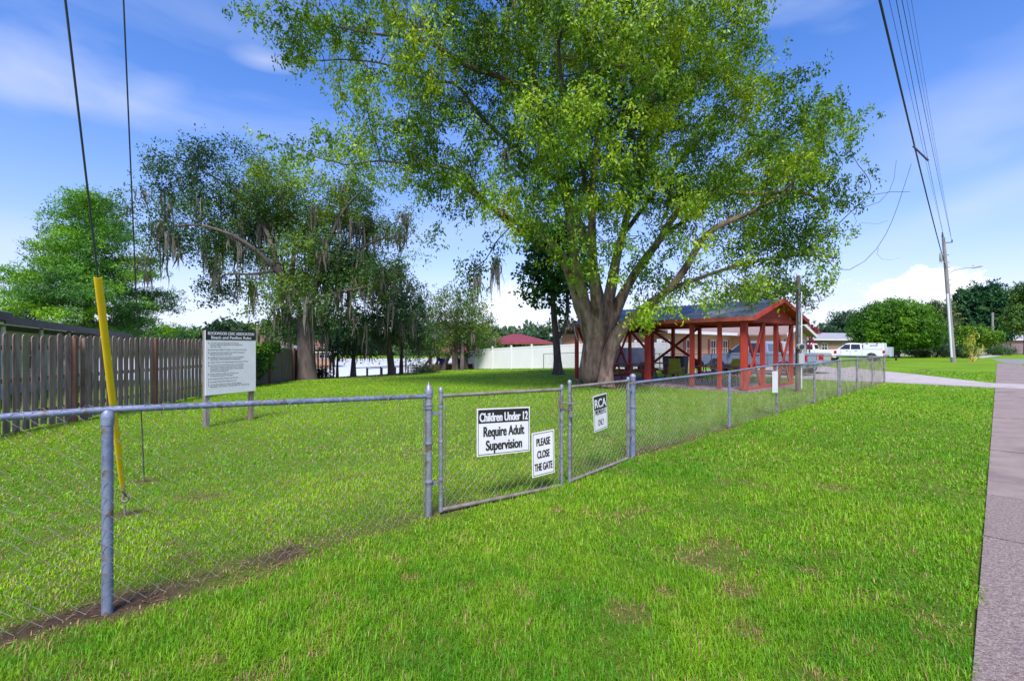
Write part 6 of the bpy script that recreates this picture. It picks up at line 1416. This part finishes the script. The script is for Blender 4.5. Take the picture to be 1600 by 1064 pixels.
# ================================================================== PICKUP TRUCKS
def pickup(label, rear, hd, mp, cap=False, group='pickups parked on the driveway', L_=5.75, four=True, tail='red_lens'):
    """rear: ground point under the rear bumper; hd: heading (unit)"""
    W_ = 1.98; hd = Vector(hd).normalized(); rt = Vector((hd.y, -hd.x, 0)); g0 = gz(rear.x, rear.y)
    root = empty('pickup_truck', (rear.x, rear.y, g0), label, 'pickup truck', group)
    O = Vector((rear.x, rear.y, g0+.0))
    T = lambda x, y, z: O+hd*x+rt*y+Z*z          # x forward from the rear bumper
    wr, wf, R_ = 1.22, 4.86, .41
    def arch(cx, r, n=9): return [(cx+r*math.cos(t), .40+r*math.sin(t)) for t in np.linspace(0, math.pi, n)]
    bot = .42
    prof = [(.12, bot)] + [(x, z) for x, z in reversed(arch(wr, .50)) if z > bot-.01] + [(x, z) for x, z in reversed(arch(wf, .50)) if z > bot-.01] + [(5.68, bot), (5.76, .62), (5.74, 1.02), (5.62, 1.14), (4.25, 1.24), (3.9, 1.24), (.12, 1.22)]
    # wheel wells: body sides as thin shells, with a narrower core
    mb = MB()
    for s_ in (-1, 1): mb.prism([T(x, s_*(W_/2-.10), z) for x, z in prof], rt*(.10*s_))
    mb.prism([T(x, -(W_/2-.11), z) for x, z in ((.12, .5), (5.68, .5), (5.74, .62), (5.72, 1.01), (5.60, 1.12), (4.25, 1.225), (2.02, 1.225), (2.02, .75), (.12, .75))], rt*(W_-.22))
    mb.prism([T(.12, -(W_/2-.11), .75), T(.20, -(W_/2-.11), .75), T(.20, -(W_/2-.11), 1.21), T(.12, -(W_/2-.11), 1.21)], rt*(W_-.22))
    mb.build('body', M[mp], root, bevel=.02)
    # cab
    c0, c1 = (2.0, 4.28) if four else (2.35, 4.28)
    lo = [(c0, 1.22), (c1+.05, 1.22)]; hi = [(c0+.16, 1.86), (c0+.5, 1.93), (3.25, 1.93), (3.45, 1.90)]
    ringL = [(c0, 1.22, .0), (c0+.14, 1.84, .16), (c0+.4, 1.92, .20), (3.22, 1.925, .20), (3.48, 1.87, .17), (c1+.05, 1.22, .0)]
    mb = MB(); b0_ = len(mb.v); n = len(ringL)
    for s_ in (-1, 1): mb.v += [tuple(T(x, s_*(W_/2-.05-ins), z)) for x, z, ins in ringL]
    mb.f.append(tuple(range(n))[::-1]); mb.f.append(tuple(range(n, 2*n)))
    for i in range(n): j_ = (i+1) % n; mb.f.append((i, j_, n+j_, n+i))
    mb.build('cab', M[mp], root, bevel=.03)
    def sidep(x, z, s_, o=.006):   # point on the sloping cab side
        f_ = (z-1.22)/.65; return T(x, s_*(W_/2-.05-.17*f_+o), z)
    for s_ in (-1, 1):
        for quad in (((c0+.16, 1.27), (3.02, 1.27), (3.02, 1.80), (c0+.26, 1.80)), ((3.10, 1.27), (4.10, 1.27), (3.55, 1.78), (3.10, 1.80))):
            mb = MB(); pts = [sidep(x, z, s_) for x, z in quad]; mb.prism(pts, rt*(.006*s_)); mb.build('side_window', M['glass'], root)
        mb = MB(); mb.box(T(4.02, s_*(W_/2+.10), 1.33), (.12, .20, .22), math.atan2(hd.y, hd.x)); mb.build('mirror', M[mp] if mp != 'truck_blue' else M['dark_plastic'], root, bevel=.02)
        for x in (2.45, 3.25): MB().bar(T(x, s_*(W_/2+.012), 1.12), T(x+.2, s_*(W_/2+.012), 1.12), .02, .03).build('door_handle', M['dark_plastic'], root)
        for x in (c0+.02, 3.06, 4.18): MB().bar(T(x, s_*(W_/2+.001), .55), T(x, s_*(W_/2+.001), 1.2), .006, .012, up=tuple(hd)).build('door_seam', M['dark_plastic'], root)
        mb = MB(); mb.prism([T(.10, s_*(W_/2-.16), .86), T(.38, s_*(W_/2+.004)-0, .86), T(.38, s_*(W_/2+.004), 1.18), T(.10, s_*(W_/2-.16), 1.18)], rt*(.0)+hd*-.01) if False else mb.box(T(.20, s_*(W_/2-.085), 1.0), (.22, .19, .34), math.atan2(hd.y, hd.x)); mb.build('taillight', M[tail], root, bevel=.02)
        mb = MB(); mb.box(T(5.66, s_*(W_/2-.18), .93), (.16, .34, .22), math.atan2(hd.y, hd.x)); mb.build('headlight', M['clear_lens'], root, bevel=.02)
        for cx in (wr, wf):
            w_ = MB(); a_, b_ = T(cx, s_*(W_/2-.30), R_), T(cx, s_*(W_/2-.02), R_); w_.tube([a_, a_.lerp(b_, .08), a_.lerp(b_, .92), b_], [R_*.93, R_, R_, R_*.93], n=28); wo_ = w_.build('wheel', M['rubber'], root, smooth=True)
            r_ = MB(); r_.tube([T(cx, s_*(W_/2-.06), R_), T(cx, s_*(W_/2-.012), R_)], [.27, .26], n=20)
            r_.build('rim', M['chrome'], wo_, smooth=True)
            h_ = MB()
            for k in range(6): a = k*math.pi/3; h_.bar(T(cx+.07*math.cos(a), s_*(W_/2-.006), R_+.07*math.sin(a)), T(cx+.25*math.cos(a), s_*(W_/2-.006), R_+.25*math.sin(a)), .012, .06, up=tuple(hd*-math.sin(a)+Z*math.cos(a)))
            h_.build('rim_spokes', M['dark_plastic'], wo_)
    f_ = lambda z: (z-1.22)/.65
    mb = MB(); mb.prism([T(4.30-.82*f_(1.28), -.80, 1.28), T(4.30-.82*f_(1.28), .80, 1.28), T(4.30-.82*f_(1.82), .66, 1.82), T(4.30-.82*f_(1.82), -.66, 1.82)], hd*.03+Z*.03); mb.build('windscreen', M['glass'], root)
    mb = MB(); mb.prism([T(c0+.02+.15*f_(1.32), -.72, 1.32), T(c0+.02+.15*f_(1.32), .72, 1.32), T(c0+.02+.15*f_(1.76), .64, 1.76), T(c0+.02+.15*f_(1.76), -.64, 1.76)], -hd*.03); mb.build('rear_window', M['glass'], root)
    mb = MB(); mb.box(T(.06, 0, .58), (.18, W_-.06, .20), math.atan2(hd.y, hd.x)); mb.build('rear_bumper', M['chrome'], root, bevel=.03)
    mb = MB(); mb.box(T(5.75, 0, .55), (.16, W_-.06, .24), math.atan2(hd.y, hd.x)); mb.build('front_bumper', M['chrome'], root, bevel=.03)
    mb = MB(); mb.box(T(5.74, 0, .90), (.05, 1.15, .36), math.atan2(hd.y, hd.x)); mb.build('grille', M['dark_plastic'], root)
    mb = MB(); mb.prism([T(.105, -.78, .78), T(.105, .78, .78), T(.105, .78, 1.17), T(.105, -.78, 1.17)], -hd*.02); mb.build('tailgate', M[mp], root, bevel=.005)
    if cap:
        mb = MB(); ring = [(.16, 1.235), (c0-.04, 1.235), (c0-.04, 1.93), (.22, 1.93)]
        mb.prism([T(x, -(W_/2-.06), z) for x, z in ring], rt*(W_-.12)); cp = mb.build('bed_cap', M[mp], root, bevel=.03)
        for s_ in (-1, 1):
            mb = MB(); mb.bar(T(.34, s_*(W_/2-.055), 1.30), T(1.86, s_*(W_/2-.055), 1.30), .012, .02); mb.bar(T(.34, s_*(W_/2-.055), 1.88), T(1.86, s_*(W_/2-.055), 1.88), .012, .02); mb.bar(T(.34, s_*(W_/2-.055), 1.3), T(.34, s_*(W_/2-.055), 1.88), .012, .02, up=tuple(hd)); mb.bar(T(1.86, s_*(W_/2-.055), 1.3), T(1.86, s_*(W_/2-.055), 1.88), .012, .02, up=tuple(hd)); mb.build('door_seam', M['meter_grey'], cp)
            mb = MB(); mb.box(T(.75, s_*(W_/2-.05), 1.86), (.10, .03, .10), math.atan2(hd.y, hd.x)); mb.box(T(1.6, s_*(W_/2-.05), 1.86), (.10, .03, .10), math.atan2(hd.y, hd.x)); mb.build('latch', M['dark_plastic'], cp)
        mb = MB()
        text_into(mb, 'BOSS', T(1.0, -(W_/2-.045), 1.60), -hd if False else -hd, Z, height=.13, bold=.01, width=.62)
        mb.v = mb.v
        mb.build('lettering', M['blue_plastic'], cp)
    return root
nv = Vector((V[0], V[1], 0))
pickup('grey blue crew cab pickup parked nearest behind the pavilion', Vector((16.35, 26.0, 0)), nv, 'truck_blue')
pickup('greenish silver pickup parked on the far side of the grey blue one', Vector((18.5, 28.0, 0)), nv, 'truck_silver')
rw = P(1387, 560, 50); pickup('white work pickup with a white cap over its bed on the lawn edge', Vector((rw.x, rw.y, 0)), nv, 'truck_white', cap=True)
rw = P(1312, 560, 49); pickup('white pickup half hidden between the silver and the capped pickups', Vector((rw.x, rw.y, 0)), nv, 'truck_white')
# small enclosed trailer at the tail of the white work truck
c = P(1374, 558, 54); root = empty('cargo_trailer', c*1, 'small blue white cargo trailer behind the capped white pickup', 'trailer'); root.location.z = 0
mb = MB(); mb.box((c.x+1.2, c.y+.8, .95), (1.7, 1.5, 1.1), .8); mb.build('box_body', mat('pale blue panel', (.45, .52, .58), .4), root, bevel=.03)
for s_ in (-1, 1): q = Vector((c.x+1.2+s_*.55, c.y+.8-s_*.55-.3, .3)); MB().tube([q, q+Vector((.1, -.1, 0))], .3, n=14).build('wheel', M['rubber'], root)
MB().bar((c.x+.6, c.y+1.4, .45), (c.x-.2, c.y+2.2, .45), .07, .07).build('tow_bar', M['dark_plastic'], root)
